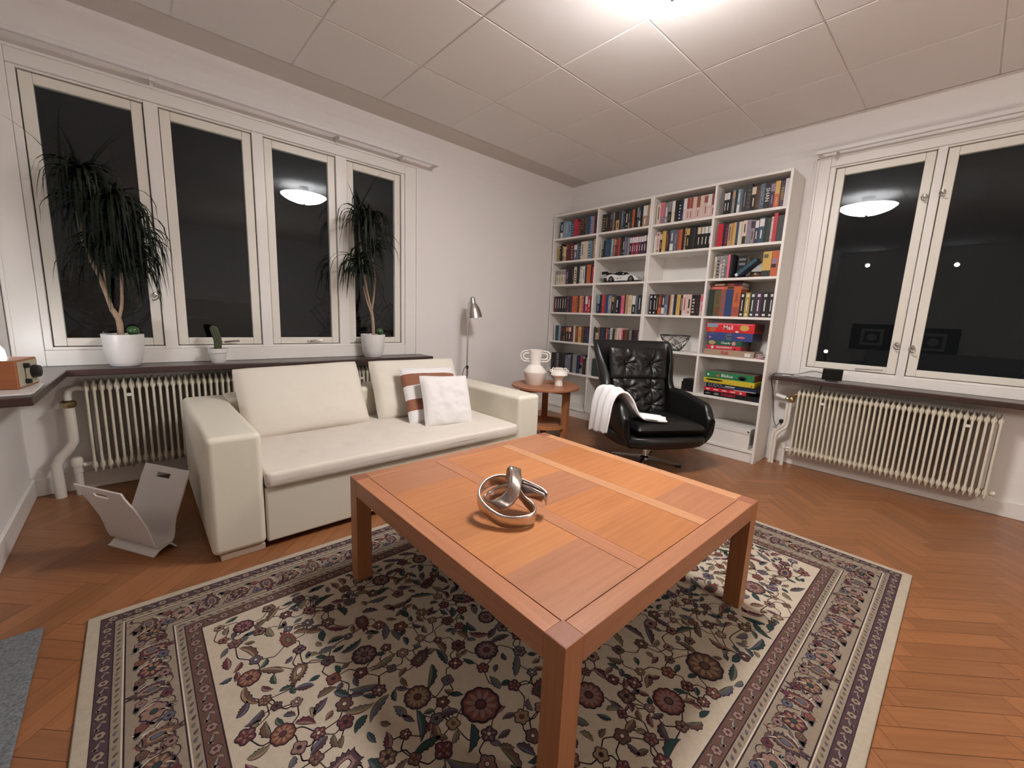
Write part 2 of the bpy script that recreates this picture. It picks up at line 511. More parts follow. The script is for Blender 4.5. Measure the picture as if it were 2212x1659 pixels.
# fold-down latches on the window bottoms and hooks on the stiles
def latch(root, a, z, M, long=True):
    mb = MB()
    if long:
        mb.box(a-.012, -.012, z-.006, a+.012, .004, z+.012, 0, M)
        mb.tube([(a, -.012, z+.004), (a+.03, -.022, z+.010), (a+.085, -.026, z+.012)], [.006,.006,.007], 8, 0, M)
    mb.build('latch', M_steel, root, smooth=True)
latch(win1, .46, .880, M1); latch(win1, 1.02, .880, M1)
def hook(root, a, z, M, s=1):
    mb = MB()
    mb.ell((a, -.016, z), (.012, .008, .016), 10, 6, 0, M)
    mb.tube([(a+s*.004*k*0+ s*.016*math.sin(k*.55), -.022-.002*k, z-.004*k+.010*math.cos(k*.55)) for k in range(9)], .0042, 6, 0, M)
    mb.build('hook', M_steel, root, smooth=True)
hook(win1, .112, 1.185, M1, 1)
for (a, z) in ((.352, 2.06), (.268, 2.075), (.352, 1.055), (.268, 1.04)):
    hook(win2, a, z, M2, 1)
mb = MB(); mb.tube([(.56, -.012, .853), (.53, -.02, .856), (.40, -.024, .862)], .004, 6, 0, M2); mb.build('stay_rod', M_steel, win2, smooth=True)

# curtain rails with brackets
def rail(axis, a0, a1, label, brackets, z0):
    t = thing('curtain_rail', label, 'curtain rail', (a0, YA-.02, z0) if axis == 'y' else (XB-.02, a0, z0))
    off = t.location
    def B(mb, a, b, c, d, e, f):
        if axis == 'y': mb.box(a, YA-b, c, d, YA-e, f)
        else: mb.box(XB-b, a, c, XB-e, d, f)
    mb = MB(off)
    B(mb, a0, .148, z0, a1, .118, z0+.026)
    mb.build('track', M_white, t, loc=(0,0,0), bevel=.003)
    for end in (a0, a1):
        s = 1 if end == a0 else -1
        mb = MB(off); q = sorted((end, end+s*.02))
        B(mb, q[0], .118, z0+.002, q[1], .0, z0+.022)
        mb.build('end_return', M_white, t, loc=(0,0,0), bevel=.003)
    for a in brackets:
        mb = MB(off)
        B(mb, a-.009, .125, z0+.016, a+.009, .022, z0+.028)
        B(mb, a-.009, .034, z0-.03, a+.009, .0, z0+.028)
        B(mb, a-.013, .122, z0-.020, a+.013, .112, z0+.002)
        mb.build('bracket', M_white, t, loc=(0,0,0), bevel=.002)
    return t
rail('y', -.44, 2.10, 'long white curtain rail on brackets above the four-pane window', (.185, 1.26, 1.79), 2.415)
rail('x', -1.05, 0.985, 'white curtain rail above the window right of the bookcase', (.88, -.1, -.9), 2.435)

# ================================================================ OUTSIDE (seen through the panes)
HZ = 1.31
t = thing('neighbouring_house', 'dark house roof seen through the second window pane', 'house', (6.0, 18.0, -3))
mb = MB(t.location); mb.box(1.1, 15.4, -3, 3.1, 22, .7); mb.build('wall', M_dark, t, loc=(0,0,0))
mb = MB(t.location)
mb.add([(.9,15,HZ-.5),(3.25,15,HZ-.6),(3.25,22,HZ-.6),(.9,22,HZ-.5),(0.95,16,HZ),(3.2,16,HZ-.13)], [(0,1,5,4),(2,3,4,5),(0,4,3),(1,2,5),(3,2,1,0)])
mb.build('roof', M_dark, t, loc=(0,0,0))
def tree(x, y, h, label):
    t = thing('tree', label, 'tree', (x, y, -3), 0, 'trees outside the windows')
    mb = MB(); mb.tube([(0,0,0),(.1,0,h*.4),(0,.1,h*.7)], [.15,.1,.05], 8); mb.build('trunk', M_tree, t)
    rn = random.Random(int(x*10)); mb = MB()
    for k in range(46):
        a = rn.uniform(0,6.28); r = rn.uniform(.1,1)*h*.26; z = h*.55+rn.uniform(-.28,.42)*h
        r *= max(.2, 1-abs(z-h*.6)/(h*.5))
        s = rn.uniform(.1,.3)
        mb.ell((r*math.cos(a), r*math.sin(a), z), (s*1.3, s*1.3, s), 7, 5)
    for k in range(24):
        a = rn.uniform(0,6.28); z = rn.uniform(.5,.8)*h
        mb.tube([(0,0,z),(math.cos(a)*h*.16, math.sin(a)*h*.16, z+h*.08),(math.cos(a)*h*.24, math.sin(a)*h*.24, z+h*.18)], [.03,.02,.01], 5)
    mb.build('crown', M_tree, t)
tree(4.6, 12.0, 4.7, 'dark bushy tree seen through the third window pane')
tree(6.6, 12.5, 4.9, 'dark tree seen through the fourth window pane')
tree(-.7, 14, 5.0, 'dark tree low in the leftmost window pane')
for (x, y, z, lab) in ((14.0, 2.62, .55, 'upper small lit street lamp low in right-hand window'), (14.0, 3.0, .35, 'lower small lit street lamp low in right-hand window'), (7.0, 18.6, .62, 'tiny distant street lamp in the third window pane')):
    t = thing('street_lamp', lab, 'street lamp', (x, y, -3), 0)
    mb = MB(); mb.tube([(0,0,0),(0,0,z+2.96)], .04, 6); mb.build('post', M_dark, t)
    mb = MB(); mb.ell((0,0,z+3), (.045,.045,.045), 8, 6); mb.build('bulb', emit_mat('street_bulb', (1,.8,.6), 9), t)

# ================================================================ CEILING LAMP
LX, LY, LZ = 1.75, 1.03, 2.47
t = thing('ceiling_lamp', 'round opal glass dish lamp hanging under the ceiling', 'ceiling lamp', (LX, LY, LZ))
mb = MB()
prof = [(.0, .0), (.06, .002), (.12, .012), (.18, .032), (.23, .058), (.262, .085), (.268, .093), (.262, .094), (.225, .066), (.175, .040), (.12, .020), (.06, .010), (.0, .008)]
mb.lathe(prof, 48)
mb.m = [0 if i < 6*48 else 1 for i in range(len(mb.m))]
mb.build('glass_dish', [emit_mat('opal_glass', LAMP_COL, LAMP_DISH), emit_mat('opal_glass_inside', LAMP_COL, LAMP_DISH*.08)], t, smooth=True)
mb = MB(); mb.lathe([(0, .008), (.008, .01), (.008, .16), (.055, .165), (.06, .2), (0, .2)], 20)
mb.build('ceiling_mount', M_white, t, smooth=True)
mb = MB(); mb.lathe([(0, -.022), (.008, -.018), (.012, -.006), (.010, .001), (0, .001)], 14); mb.build('finial', M_steel, t, smooth=True)
mb = MB(); mb.box(-.05, -.035, .07, .05, .035, .12); mb.build('bulb_holder', M_pot, t, bevel=.01)
for (dx, dy) in ((.09, .0), (-.09, 0.0)):
    l = bpy.data.lights.new('bulb', 'POINT'); l.energy = LAMP_BULB/2; l.color = LAMP_COL; l.shadow_soft_size = .03
    lo = bpy.data.objects.new('bulb', l); COL.objects.link(lo); lo.parent = t; lo.location = (dx, dy, .075)

# ================================================================ RADIATORS
def section_mesh(H):
    mb = MB()
    # local: x pitch, y depth, z up from 0..H
    for y in (-.036, 0, .036):
        mb.tube([(0, y, .04), (0, y, H-.04)], .0066, 8, flat=(1.0, 2.4), up=(1, 0, 0), caps=False)
    for zc in (.045, H-.045):
        mb.ell((0, 0, zc), (.0165, .050, .030), 10, 6)
        s = 1 if zc > .1 else -1
        mb.ell((0, 0, zc+s*.012), (.0075, .053, .040), 8, 6)
    return mb.mesh('section', M_rad, smooth='all')
def radiator(label, loc, rz, n, pitch, H):
    t = thing('radiator', label, 'radiator', loc, rz)
    me = section_mesh(H)
    for i in range(n):
        o = bpy.data.objects.new('section', me); COL.objects.link(o); o.parent = t; o.location = (i*pitch, 0, 0)
    for k in (5, n-6):
        mb = MB(); mb.box(k*pitch+.004, -.052, H-.105, k*pitch+pitch-.004, -.035, H-.088); mb.box(k*pitch+.01, .03, H*.25, k*pitch+pitch-.01, .085, H*.8)
        mb.build('bracket', M_white, t)
    mb = MB(); mb.tube([(n*pitch-.01, 0, .05), (n*pitch+.012, 0, .05)], .016, 10); mb.build('end_plug', M_rad, t, smooth=True)
    return t
HR = .555
rA = radiator('long cream ribbed radiator under the four-pane window behind the sofa', (-.235, 3.40, .125), 0, 55, .0325, HR)
mb = MB((0,0,0))
mb.tube([(-.05,0,.05),(-.005,0,.05)], .015, 10)
mb.lathe([(0,-.06),(.022,-.06),(.022,-.02),(.026,-.02),(.026,.02),(.018,.03),(0,.03)], 14, 0, Matrix.Translation((-.075,0,.07)))
mb.tube([(-.075,0,.03),(-.075,.0,-.125)], .019, 12)
mb.build('return_pipe', M_radp, rA, smooth=True)
mb = MB()
mb.tube([(-.005,0,.505),(-.04,0,.512),(-.07,0,.50),(-.08,0,.47),(-.08,0,.44)], .017, 12)
mb.build('elbow', M_radp, rA, smooth=True)
mb = MB(); mb.lathe([(0,-.02),(.028,-.02),(.034,-.008),(.034,.012),(.022,.022),(0,.022)], 16, 0, Matrix.Translation((-.08,0,.42)))
mb.build('valve_ring', M_brass, rA, smooth=True)
mb = MB(); mb.tube([(-.08,0,.41),(-.078,0,.25),(-.078,0,.20),(-.10,0,.155),(-.135,0,.115),(-.155,0,.07),(-.158,0,.02),(-.155,0,-.125)], .0245, 14)
mb.build('supply_pipe', M_radp, rA, smooth=True)
rB = radiator('cream ribbed radiator under the window right of the bookcase', (3.955, .862, .105), -PI/2, 37, .0295, .56)
mb = MB()
mb.tube([(-.005,0,.05),(-.06,0,.05)], .012, 10)
mb.tube([(-.06,0,.065),(-.06,0,-.105)], .014, 12); mb.lathe([(0,.045),(.02,.045),(.02,.085),(0,.085)], 12, 0, Matrix.Translation((-.06,0,0)))
mb.build('return_pipe', M_radp, rB, smooth=True)
mb = MB(); mb.ell((-.055,0,.455),(.024,.022,.03),12,8); mb.tube([(-.03,0,.50),(-.05,0,.475)], .012, 8); mb.tube([(0,0,.51),(-.035,0,.50)], .012, 8)
mb.tube([(-.055,0,.455),(-.09,0,.462)], .010, 8)
mb.build('valve', M_brass, rB, smooth=True)
mb = MB(); mb.tube([(-.095,0,.463),(-.165,0,.478)], .017, 14); mb.build('thermostat_knob', M_white, rB, smooth=True, bevel=0)
mb = MB(); mb.tube([(-.055,0,.44),(-.055,0,.26),(-.065,0,.215),(-.10,0,.18),(-.125,0,.15),(-.13,0,.10),(-.13,0,-.105)], .0125, 12)
mb.tube([(-.078,0,.42),(-.078,0,.26),(-.09,0,.225),(-.12,0,.195),(-.148,0,.16),(-.152,0,.10),(-.152,0,-.105)], .0105, 12)
mb.build('supply_pipe', M_radp, rB, smooth=True)

# ================================================================ SOFA
SX0, SX1, SY0, SY1 = .178, 2.215, 2.10, 3.17
so = thing('sofa', 'cream leather two-armed sofa in front of the long radiator', 'sofa', ((SX0+SX1)/2, (SY0+SY1)/2, 0))
off = so.location
M_footw = mat('beige_foot', (.48,.38,.29), .5)
def sof(name, mt, bev, *b, bs=4):
    mb = MB(off)
    for q in b: mb.box(*q)
    return mb.build(name, mt, so, loc=(0,0,0), bevel=bev, bseg=bs)
sof('arm', M_sofa, .028, (SX0, SY0, .028, SX0+.213, SY1, .575))
sof('arm', M_sofa, .028, (SX1-.213, SY0, .028, SX1, SY1, .575))
sof('base', M_sofa, .012, (SX0+.215, SY0+.006, .028, SX1-.215, SY1-.05, .300))
sof('backrest', M_sofa, .03, (SX0+.2, 2.93, .10, SX1-.2, SY1, .585))
sof('foot', M_footw, .003, (SX0+.03, SY0+.01, 0, SX0+.205, SY0+.20, .03))
sof('foot', M_footw, .003, (SX1-.205, SY0+.01, 0, SX1-.03, SY0+.20, .03))
sof('foot', M_blackp, .003, (SX0+.26, SY0+.06, 0, SX1-.26, SY1-.08, .03))
# seat cushion with soft rounded rim and faint tufting
def slab(w, d, h, r, tuft, nu=96, nv=60, amp=.010):
    mb = MB()
    def prof(u, v):
        u = .5-.5*math.cos(PI*u)*(1-.0) if True else u; v = .5-.5*math.cos(PI*v)
        x = (u-.5)*w; y = (v-.5)*d
        ex = max(0, abs(x)-(w/2-r)); ey = max(0, abs(y)-(d/2-r))
        e = math.hypot(ex, ey)/r
        if e > 1:
            x = math.copysign(w/2-r+ex/e, x) if ex > 0 else x; y = math.copysign(d/2-r+ey/e, y) if ey > 0 else y; e = 1
        return x, y, e
    def top(u, v):
        x, y, e = prof(u, v)
        z = h/2*(max(0, 1-e**4))**.28 if e > 0 else h/2
        for tx, ty in tuft:
            dd = math.hypot(x-tx, y-ty); z -= amp*math.exp(-(dd/.035)**2)
        z += .004*noise.noise(Vector((x*3, y*3, 0)))
        return (x, y, z)
    def bot(u, v):
        x, y, e = prof(u, v)
        return (x, y, -h/2*(max(0, 1-e**4))**.28)
    mb.grid(top, nu, nv); mb.grid(bot, nu, nv, flip=True)
    return mb
tf = [(x, y) for x in (-.6, -.36, -.12, .12, .36, .6) for y in (-.2, .08)]
mb = slab(SX1-SX0-.432, .90, .078, .030, tf)
sc = mb.build('seat_cushion', M_sofatop, so, loc=(0, SY0-.012+.45-off.y, .3375), smooth=True)
# ---- cushions
def pillow_mb(w, h, t, seed=0, pin=.07, wr=.006, n=26, stripes=None, flat=.5, crn=.035):
    mb = MB()
    def pt(u, v, s):
        a, b = 2*u-1, 2*v-1
        x = a*w/2*(1-pin*(1-b*b)*abs(a)**3); y = b*h/2*(1-pin*(1-a*a)*abs(b)**3)
        z = t/2*(max(0, 1-abs(a)**2.6))**flat*(max(0, 1-abs(b)**2.6))**flat
        edge = (1-abs(a)**4)*(1-abs(b)**4)
        q = Vector((a*2.2+seed, b*2.2, seed*.7))
        cr = 1-crn*(abs(a*b))**5; x *= cr; y *= cr
        z += wr*noise.noise(q*1.3)*edge + wr*.7*noise.noise(q*4)*edge + wr*.35*noise.noise(q*9)*edge
        # pull folds near the corners
        z += wr*.8*math.sin((a-b)*9+seed)*abs(a*b)**2*edge
        return (x, y, s*z)
    mfn = (lambda u, v: 1 if stripes and any(p <= v <= q for p, q in stripes) else 0)
    mb.grid(lambda u, v: pt(u, v, 1), n, n, mfn=mfn); mb.grid(lambda u, v: pt(u, v, -1), n, n, flip=True, mfn=mfn)
    # seam piping round the edge
    return mb
def cushion(name, label, cat, w, h, t, c, tilt, roll=0, yaw=0, mats=None, seed=0, group=None, stripes=None, wr=.006, pin=.07, flat=.5):
    """c: centre of cushion; local +z faces the room, tilt leans the top backwards"""
    mb = pillow_mb(w, h, t, seed, stripes=stripes, wr=wr, pin=pin, flat=flat, n=44 if stripes else 28)
    o = mb.build(name, mats, smooth='all')
    Mx = Matrix.Translation(c) @ Matrix.Rotation(yaw, 4, 'Z') @ Matrix.Rotation(PI/2 - tilt, 4, 'X') @ Matrix.Rotation(roll, 4, 'Z')
    o.matrix_world = Mx
    tag(o, label, cat, group)
    return o
cushion('back_cushion', 'large cream back cushion at the left end of the sofa', 'cushion', .77, .47, .17, (.792, 2.84, .565), R(27), R(1.5), 0, M_pillow, 1.3, pin=.03, flat=.36)
cushion('back_cushion', 'large cream back cushion behind the brown-striped cushion', 'cushion', .74, .47, .17, (1.61, 2.84, .565), R(25), 0, R(-2), M_pillow, 4.1, pin=.03, flat=.36, wr=.009)
cushion('striped_cushion', 'white cushion with broad brown stripes leaning on the sofa', 'cushion', .45, .46, .13, (1.60, 2.62, .545), R(32), R(-2), R(-4), [M_pilloww, M_pillowb], 2.2, stripes=((.22, .42), (.64, .85)), wr=.009, pin=.05)
cushion('white_cushion', 'small plain white cushion in front of the brown-striped cushion', 'cushion', .39, .385, .12, (1.625, 2.46, .525), R(24), R(-3), R(-5), M_pilloww, 7.7, wr=.014, pin=.05)

# ================================================================ COFFEE TABLE
TX0, TX1, TY0, TY1, TZ = .615, 1.783, .472, 1.643, .46
ct = thing('coffee_table', 'low square teak coffee table standing on the patterned rug', 'table', ((TX0+TX1)/2, (TY0+TY1)/2, .0125))
off = ct.location
B_ = .062
for (x, y) in ((TX0, TY0), (TX1-B_, TY0), (TX0, TY1-B_), (TX1-B_, TY1-B_)):
    mb = MB(off); mb.box(x, y, .0125, x+B_, y+B_, TZ-.0005)
    mb.box(x+.001, y+.001, TZ-.001, x+B_-.001, y+B_-.001, TZ+.0004, 1)
    mb.build('leg', [M_teakz, M_endg], ct, loc=(0,0,0), bevel=.0025)
for (b, mt) in (((TX0+B_, TY0, TZ-.068, TX1-B_, TY0+.055, TZ), M_teak), ((TX0+B_, TY1-.055, TZ-.068, TX1-B_, TY1, TZ), M_teak),
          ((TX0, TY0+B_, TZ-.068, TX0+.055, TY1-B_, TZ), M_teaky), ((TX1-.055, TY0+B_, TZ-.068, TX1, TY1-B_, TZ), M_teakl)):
    mb = MB(off); mb.box(*b); mb.build('apron_rail', mt, ct, loc=(0,0,0), bevel=.0025)
M_gapt = mat('teak_shadow_gap', (.12, .045, .02), .7)
xs = [TX0+.057, .990, 1.050, 1.392, 1.452, TX1-.057]
ya, yb = TY0+.057, TY1-.057
mb = MB(off); mb.box(TX0+.05, TY0+.05, TZ-.03, TX1-.05, TY1-.05, TZ-.006); mb.build('top_underlay', M_gapt, ct, loc=(0,0,0))
M_teakb = wood('teak_b', (0.36, 0.135, 0.045), (0.46, 0.18, 0.065), 0, 0.38)
M_teakc = wood('teak_c', (0.42, 0.165, 0.06), (0.52, 0.215, 0.08), 0, 0.38)
M_teakd = wood('teak_d', (0.38, 0.14, 0.05), (0.50, 0.20, 0.072), 0, 0.38)
rn = random.Random(5)
for i in range(3):
    a, b = xs[2*i]+.0008, xs[2*i+1]-.0008
    mb = MB(off); n = 5
    k = 0
    for j in range(n):
        c, d = ya+(yb-ya)*j/n, ya+(yb-ya)*(j+1)/n
        mb.box(a, c, TZ-.008, b, d, TZ-.0008, [0,2,1,3,0,2,3,1][(j+i*2) % 8])
    mb.build('top_panel', [M_teak, M_teakb, M_teakc, M_teakd], ct, loc=(0,0,0))
for i in range(2):
    a, b = xs[2*i+1]+.0008, xs[2*i+2]-.0008
    mb = MB(off); mb.box(a, ya, TZ-.010, b, yb, TZ)
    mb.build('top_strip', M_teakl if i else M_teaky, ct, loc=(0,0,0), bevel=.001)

# ================================================================ KNOT SCULPTURE
def catmull(P, n=8, closed=True):
    P = [Vector(p) for p in P]; out = []; N = len(P)
    rng = range(N) if closed else range(N-1)
    for i in rng:
        p0, p1, p2, p3 = (P[(i-1) % N], P[i], P[(i+1) % N], P[(i+2) % N]) if closed else (P[max(i-1,0)], P[i], P[i+1], P[min(i+2,N-1)])
        for k in range(n):
            s = k/n
            out.append(.5*((2*p1)+(p2-p0)*s+(2*p0-5*p1+4*p2-p3)*s*s+(3*p1-p0-3*p2+p3)*s**3))
    if not closed: out.append(P[-1])
    return out
kn = thing('knot_sculpture', 'silver twisted metal band sculpture on the coffee table', 'sculpture', (.915, .985, TZ+.001), -math.atan2(.67, .742))
# local x = screen right, y = away, z = up (cm)
K = [(1.2, 1.5, 15.6), (1.6, -1.0, 13.0), (1.0, -2.6, 9.2), (-2.0, -3.0, 5.2), (-6.0, -1.5, 3.0), (-8.6, 2.0, 3.0), (-5.5, 5.5, 4.6), (0.5, 6.0, 6.4),
     (6.0, 2.6, 7.0), (10.8, .2, 6.2), (12.2, .2, 6.0), (10.6, 2.2, 7.0), (3.4, 5.6, 8.6), (-3.5, 6.0, 9.6), (-8.6, 3.2, 8.8), (-10.6, -1.4, 6.6), (-8.6, -5.8, 4.4), (-3.0, -9.0, 2.1),
     (3.0, -9.4, 1.9), (7.6, -7.0, 2.4), (7.8, -3.0, 3.4), (4.6, .4, 5.2), (1.0, 3.2, 9.0), (.6, 3.6, 13.0)]
pts = [p*.0102 for p in catmull(K, 6)]
ctr = Vector((0, 0, .06))
mb = MB()
mb.tube(pts, 1.0, 12, closed=True, flat=(.0052, .0235), up=lambda i, p: Vector((p.x-ctr.x, p.y-ctr.y, (p.z-ctr.z)*.45)).normalized())
o = mb.build('band', M_silver, kn, smooth='all')
zmin = min(v.co.z for v in o.data.vertices)
o.location = (0, 0, -zmin)

# ================================================================ SIDE TABLE, VASES
STX, STY, STZ = 2.815, 2.61, .525
st = thing('side_table', 'round teak side table with slatted lower shelf beside the sofa', 'table', (STX, STY, 0))
mb = MB(); mb.lathe([(0, STZ-.022), (.315, STZ-.022), (.318, STZ-.018), (.318, STZ-.003), (.315, STZ), (0, STZ)], 56)
mb.build('table_top', M_teak, st, smooth=True, angle=30)
legs = []
for a in (-78, 42, 162):
    x, y = .225*math.cos(R(a)), .225*math.sin(R(a))
    Mx = Matrix.Translation((x, y, 0)) @ Matrix.Rotation(R(a), 4, 'Z')
    mb = MB(); mb.box(-.026, -.030, 0, .026, .030, STZ-.0225, 0, Mx); mb.build('leg', M_teakz, st, bevel=.003)
for a in (-78, 42, 162):
    Mx = Matrix.Rotation(R(a), 4, 'Z')
    mb = MB(); mb.box(0, -.012, STZ-.07, .2, .012, STZ-.0225, 0, Mx); mb.build('cross_rail', M_teak, st, bevel=.002)
mb = MB(); Mx = Matrix.Rotation(R(-28), 4, 'Z')
for k in range(9):
    yk = -.16+.04*k; hw = math.sqrt(max(.01, .205**2-yk**2))
    if abs(yk) < .158: mb.box(-hw, yk-.010, .15, hw, yk+.010, .164, 0, Mx)
mb.build('slatted_shelf', M_teak, st, bevel=.002)
mb = MB()
ring = [(.205, .145), (.232, .145), (.232, .172), (.205, .172)]
mb.lathe(ring, 48, closed=True); mb.build('shelf_ring', M_teakc, st, smooth=True, angle=30)

v1 = thing('handled_vase', 'tall unglazed vase with double loop handles on the side table', 'vase', (STX-.085, STY+.065, STZ), R(-42))
mb = MB()
mb.lathe([(0,0), (.072,0), (.076,.004), (.105,.11), (.108,.118), (.106,.128), (.062,.175), (.052,.185), (.050,.19), (.055,.24), (.066,.318), (.0665,.322), (.060,.322), (.050,.24), (.045,.19), (0,.18)], 48)
mb.build('body', M_vase, v1, smooth=True, angle=35)
for s in (-1, 1):
    for (ro, rz) in ((.064, .048), (.040, .027)):
        mb = MB(); cx, cz = .072, .262
        P = [(s*.045, 0, cz+rz)] + [(s*(cx+ro*.35+ (ro*.65)*math.cos(a)), 0, cz+rz*math.sin(a)) for a in [PI/2-PI*k/12 for k in range(13)]] + [(s*.045, 0, cz-rz)]
        mb.tube(P, .0068, 10); mb.build('handle', M_vase, v1, smooth='all')
v2 = thing('footed_vase', 'small unglazed goblet vase with pierced ears on the side table', 'vase', (STX+.075, STY-.095, STZ), R(-42))
mb = MB()
mb.lathe([(0,0), (.039,0), (.0395,.003), (.034,.05), (.036,.062), (.052,.084), (.078,.098), (.0785,.104), (.070,.115), (.040,.142), (.037,.146), (.040,.164), (.035,.164), (.033,.146), (.02,.13), (0,.12)], 40)
mb.build('body', M_vase, v2, smooth=True, angle=35)
for s in (-1, 1):
    for (x, z) in ((.055, .152), (.073, .135)):
        mb = MB(); mb.tube([(s*x+.0105*math.cos(a), 0, z+.0105*math.sin(a)) for a in [2*PI*k/12 for k in range(12)]], .0052, 8, closed=True, up=(0,1,0))
        mb.build('ear_ring', M_vase, v2, smooth='all')
    mb = MB(); mb.tube([(s*.045,0,.132),(s*.075,0,.118)], .006, 8); mb.build('ear_root', M_vase, v2, smooth='all')

# ================================================================ FLOOR LAMP
fl = thing('floor_lamp', 'brushed steel reading lamp behind the right end of the sofa', 'floor lamp', (2.40, 3.29, 0), 0)
mb = MB(); mb.lathe([(0,0),(.12,0),(.122,.006),(.118,.016),(.02,.024),(0,.024)], 36); mb.build('base', M_steel, fl, smooth=True, angle=30)
mb = MB(); mb.tube([(0,0,.02),(0,0,1.24)], .0075, 12); mb.tube([(0,0,1.22),(.0,0,1.255),(.012,0,1.262),(.03,0,1.255)], .005, 8)
mb.build('pole', M_steel, fl, smooth=True)
Mx = Matrix.Translation((.055, -.01, 1.20)) @ Matrix.Rotation(R(-7), 4, 'Y') @ Matrix.Rotation(R(-4), 4, 'X')
mb = MB(); mb.lathe([(0,.115),(.012,.114),(.022,.108),(.026,.098),(.026,.062),(.034,.045),(.056,.01),(.070,-.035),(.077,-.082),(.079,-.086),(.075,-.082),(.067,-.035),(.052,.008),(.0,.04)], 40, 0, Mx)
mb.build('lamp_shade', mat('spun_aluminium', (.56,.55,.53), .28, 1.0), fl, smooth=True, angle=50)
mb = MB(); mb.tube(catmull([(0,-.006,.63),(-.025,-.012,.64),(-.05,-.012,.60),(-.06,-.01,.54),(-.058,-.008,.45),(-.04,-.006,.25),(-.02,0,.03)], 5, False), .0028, 6)
mb.tube(catmull([(0,-.006,.63),(.006,-.012,.57),(-.016,-.012,.50),(-.01,-.01,.42)], 5, False), .0028, 6)
mb.build('cord', M_blackp, fl, smooth='all')
mb = MB(); mb.ell((0,-.006,.63),(.014,.014,.020),10,8); mb.build('cord_switch', M_blackp, fl, smooth='all')

# ================================================================ ARMCHAIR
# local frame: -Y is the front, origin on the floor under the pedestal
ac = thing('swivel_armchair', 'black leather swivel armchair in front of the bookcase', 'armchair', (3.07, 1.685, 0), R(-31))
mb = MB()
def sstep(x): x = max(0, min(1, x)); return x*x*(3-2*x)
# wrap-round shell: s from -1 (front of one arm) round the back to +1
def shell(s, tt, inner):
    a = abs(s); sg = 1 if s >= 0 else -1
    # plan curve
    if a < .30:
        f = a/.30; x = .245*f; y = .30+.0*f
        x = .305*math.sin(f*PI/2)**1.0; y = .20+.10*math.cos(f*PI/2)**.6
    else:
        f = (a-.30)/.70; x = .305+.075*math.sin(f*PI/2); y = .20-.53*f
    lo = .205
    hi_back, hi_arm = .955, .575-.06*sstep((a-.45)/.55)
    k = 1-sstep((a-.26)/.13)
    hi = hi_arm+(hi_back-hi_arm)*k
    if a > .9: hi -= .10*((a-.9)/.1)**2
    z = lo+(hi-lo)*tt
    # lean back and widen with height
    lean = .20*max(0, z-.36)*1.0
    y += lean*(.35+.65*k) + .02
    wid = 1+.10*(z-.5)*(1 if a < .32 else .2)
    if a < .32: wid = 1+.56*max(0, z-.50)
    x *= wid
    if a >= .30: x += .03*math.sin(min(1, (z-lo)/.35)*PI/2)-.02
    if z < .34: q = (.34-z)/.135; x *= 1-.16*q*q; y = y*(1-.14*q*q)
    # thickness
    th = .055 if a < .3 else .065
    nx, ny = (sg*math.sin(min(1, a/.45)*PI/2), math.cos(min(1, a/.45)*PI/2))
    P = Vector((sg*x, y, z))
    if inner: P -= Vector((nx*th, ny*th, 0))
    return P
NS, NT = 64, 14
ring = []
for i in range(NS+1):
    s = -1+2*i/NS; row = []
    for j in range(NT+1): row.append(shell(s, j/NT, False))
    top_o, top_i = row[-1], shell(s, 1, True)
    mid = (top_o+top_i)/2+Vector((0, 0, .022))
    row.append(top_o*.75+top_i*.25+Vector((0,0,.017))); row.append(mid); row.append(top_o*.25+top_i*.75+Vector((0,0,.017)))
    for j in range(NT, -1, -1): row.append(shell(s, j/NT, True))
    ring.append(row)
L = len(ring[0]); vs = [p for r in ring for p in r]; fs = []
for i in range(NS):
    for j in range(L-1): fs.append((i*L+j, (i+1)*L+j, (i+1)*L+j+1, i*L+j+1))
for i, fl_ in ((0, 0), (NS, 1)):
    n = len(vs)
    # rounded front end of each arm
    c = [p + Vector((0, -.022, 0)) for p in ring[i]]
    cen = []
    for j in range(L):
        opp = ring[i][L-1-j]; mid = (ring[i][j]+opp)/2
        cen.append(mid + (ring[i][j]-mid)*.62 + Vector((0, -.024, 0)))
    vs += cen
    for j in range(L-1):
        f = (i*L+j, n+j, n+j+1, i*L+j+1)
        fs.append(f if fl_ else f[::-1])
    f = list(range(n, n+L)); fs.append(f if fl_ else f[::-1])
mb.add(vs, fs)
mb.build('shell', M_black, ac, smooth='all', subd=1)
# bucket bottom with rolled front lip
mb = MB()
def pan(u, v):
    a = 2*PI*u; r = v
    ca, sa = math.cos(a), math.sin(a)
    ex = math.copysign(abs(ca)**.62, ca); ey = math.copysign(abs(sa)**.62, sa)
    prof = [(0,.185),(.5,.186),(.8,.192),(.93,.208),(1.0,.238),(1.015,.262),(1.0,.285),(.95,.297),(.8,.295),(0,.29)]
    f = r*(len(prof)-1); i = min(int(f), len(prof)-2); f -= i
    rr = prof[i][0]*(1-f)+prof[i+1][0]*f; z = prof[i][1]*(1-f)+prof[i+1][1]*f
    return (ex*rr*.375, ey*rr*.345-.045, z+ (.012*max(0,-ey*rr)**2))
mb.grid(pan, 48, 27, flip=False)
mb.build('seat_pan', M_black, ac, smooth='all')
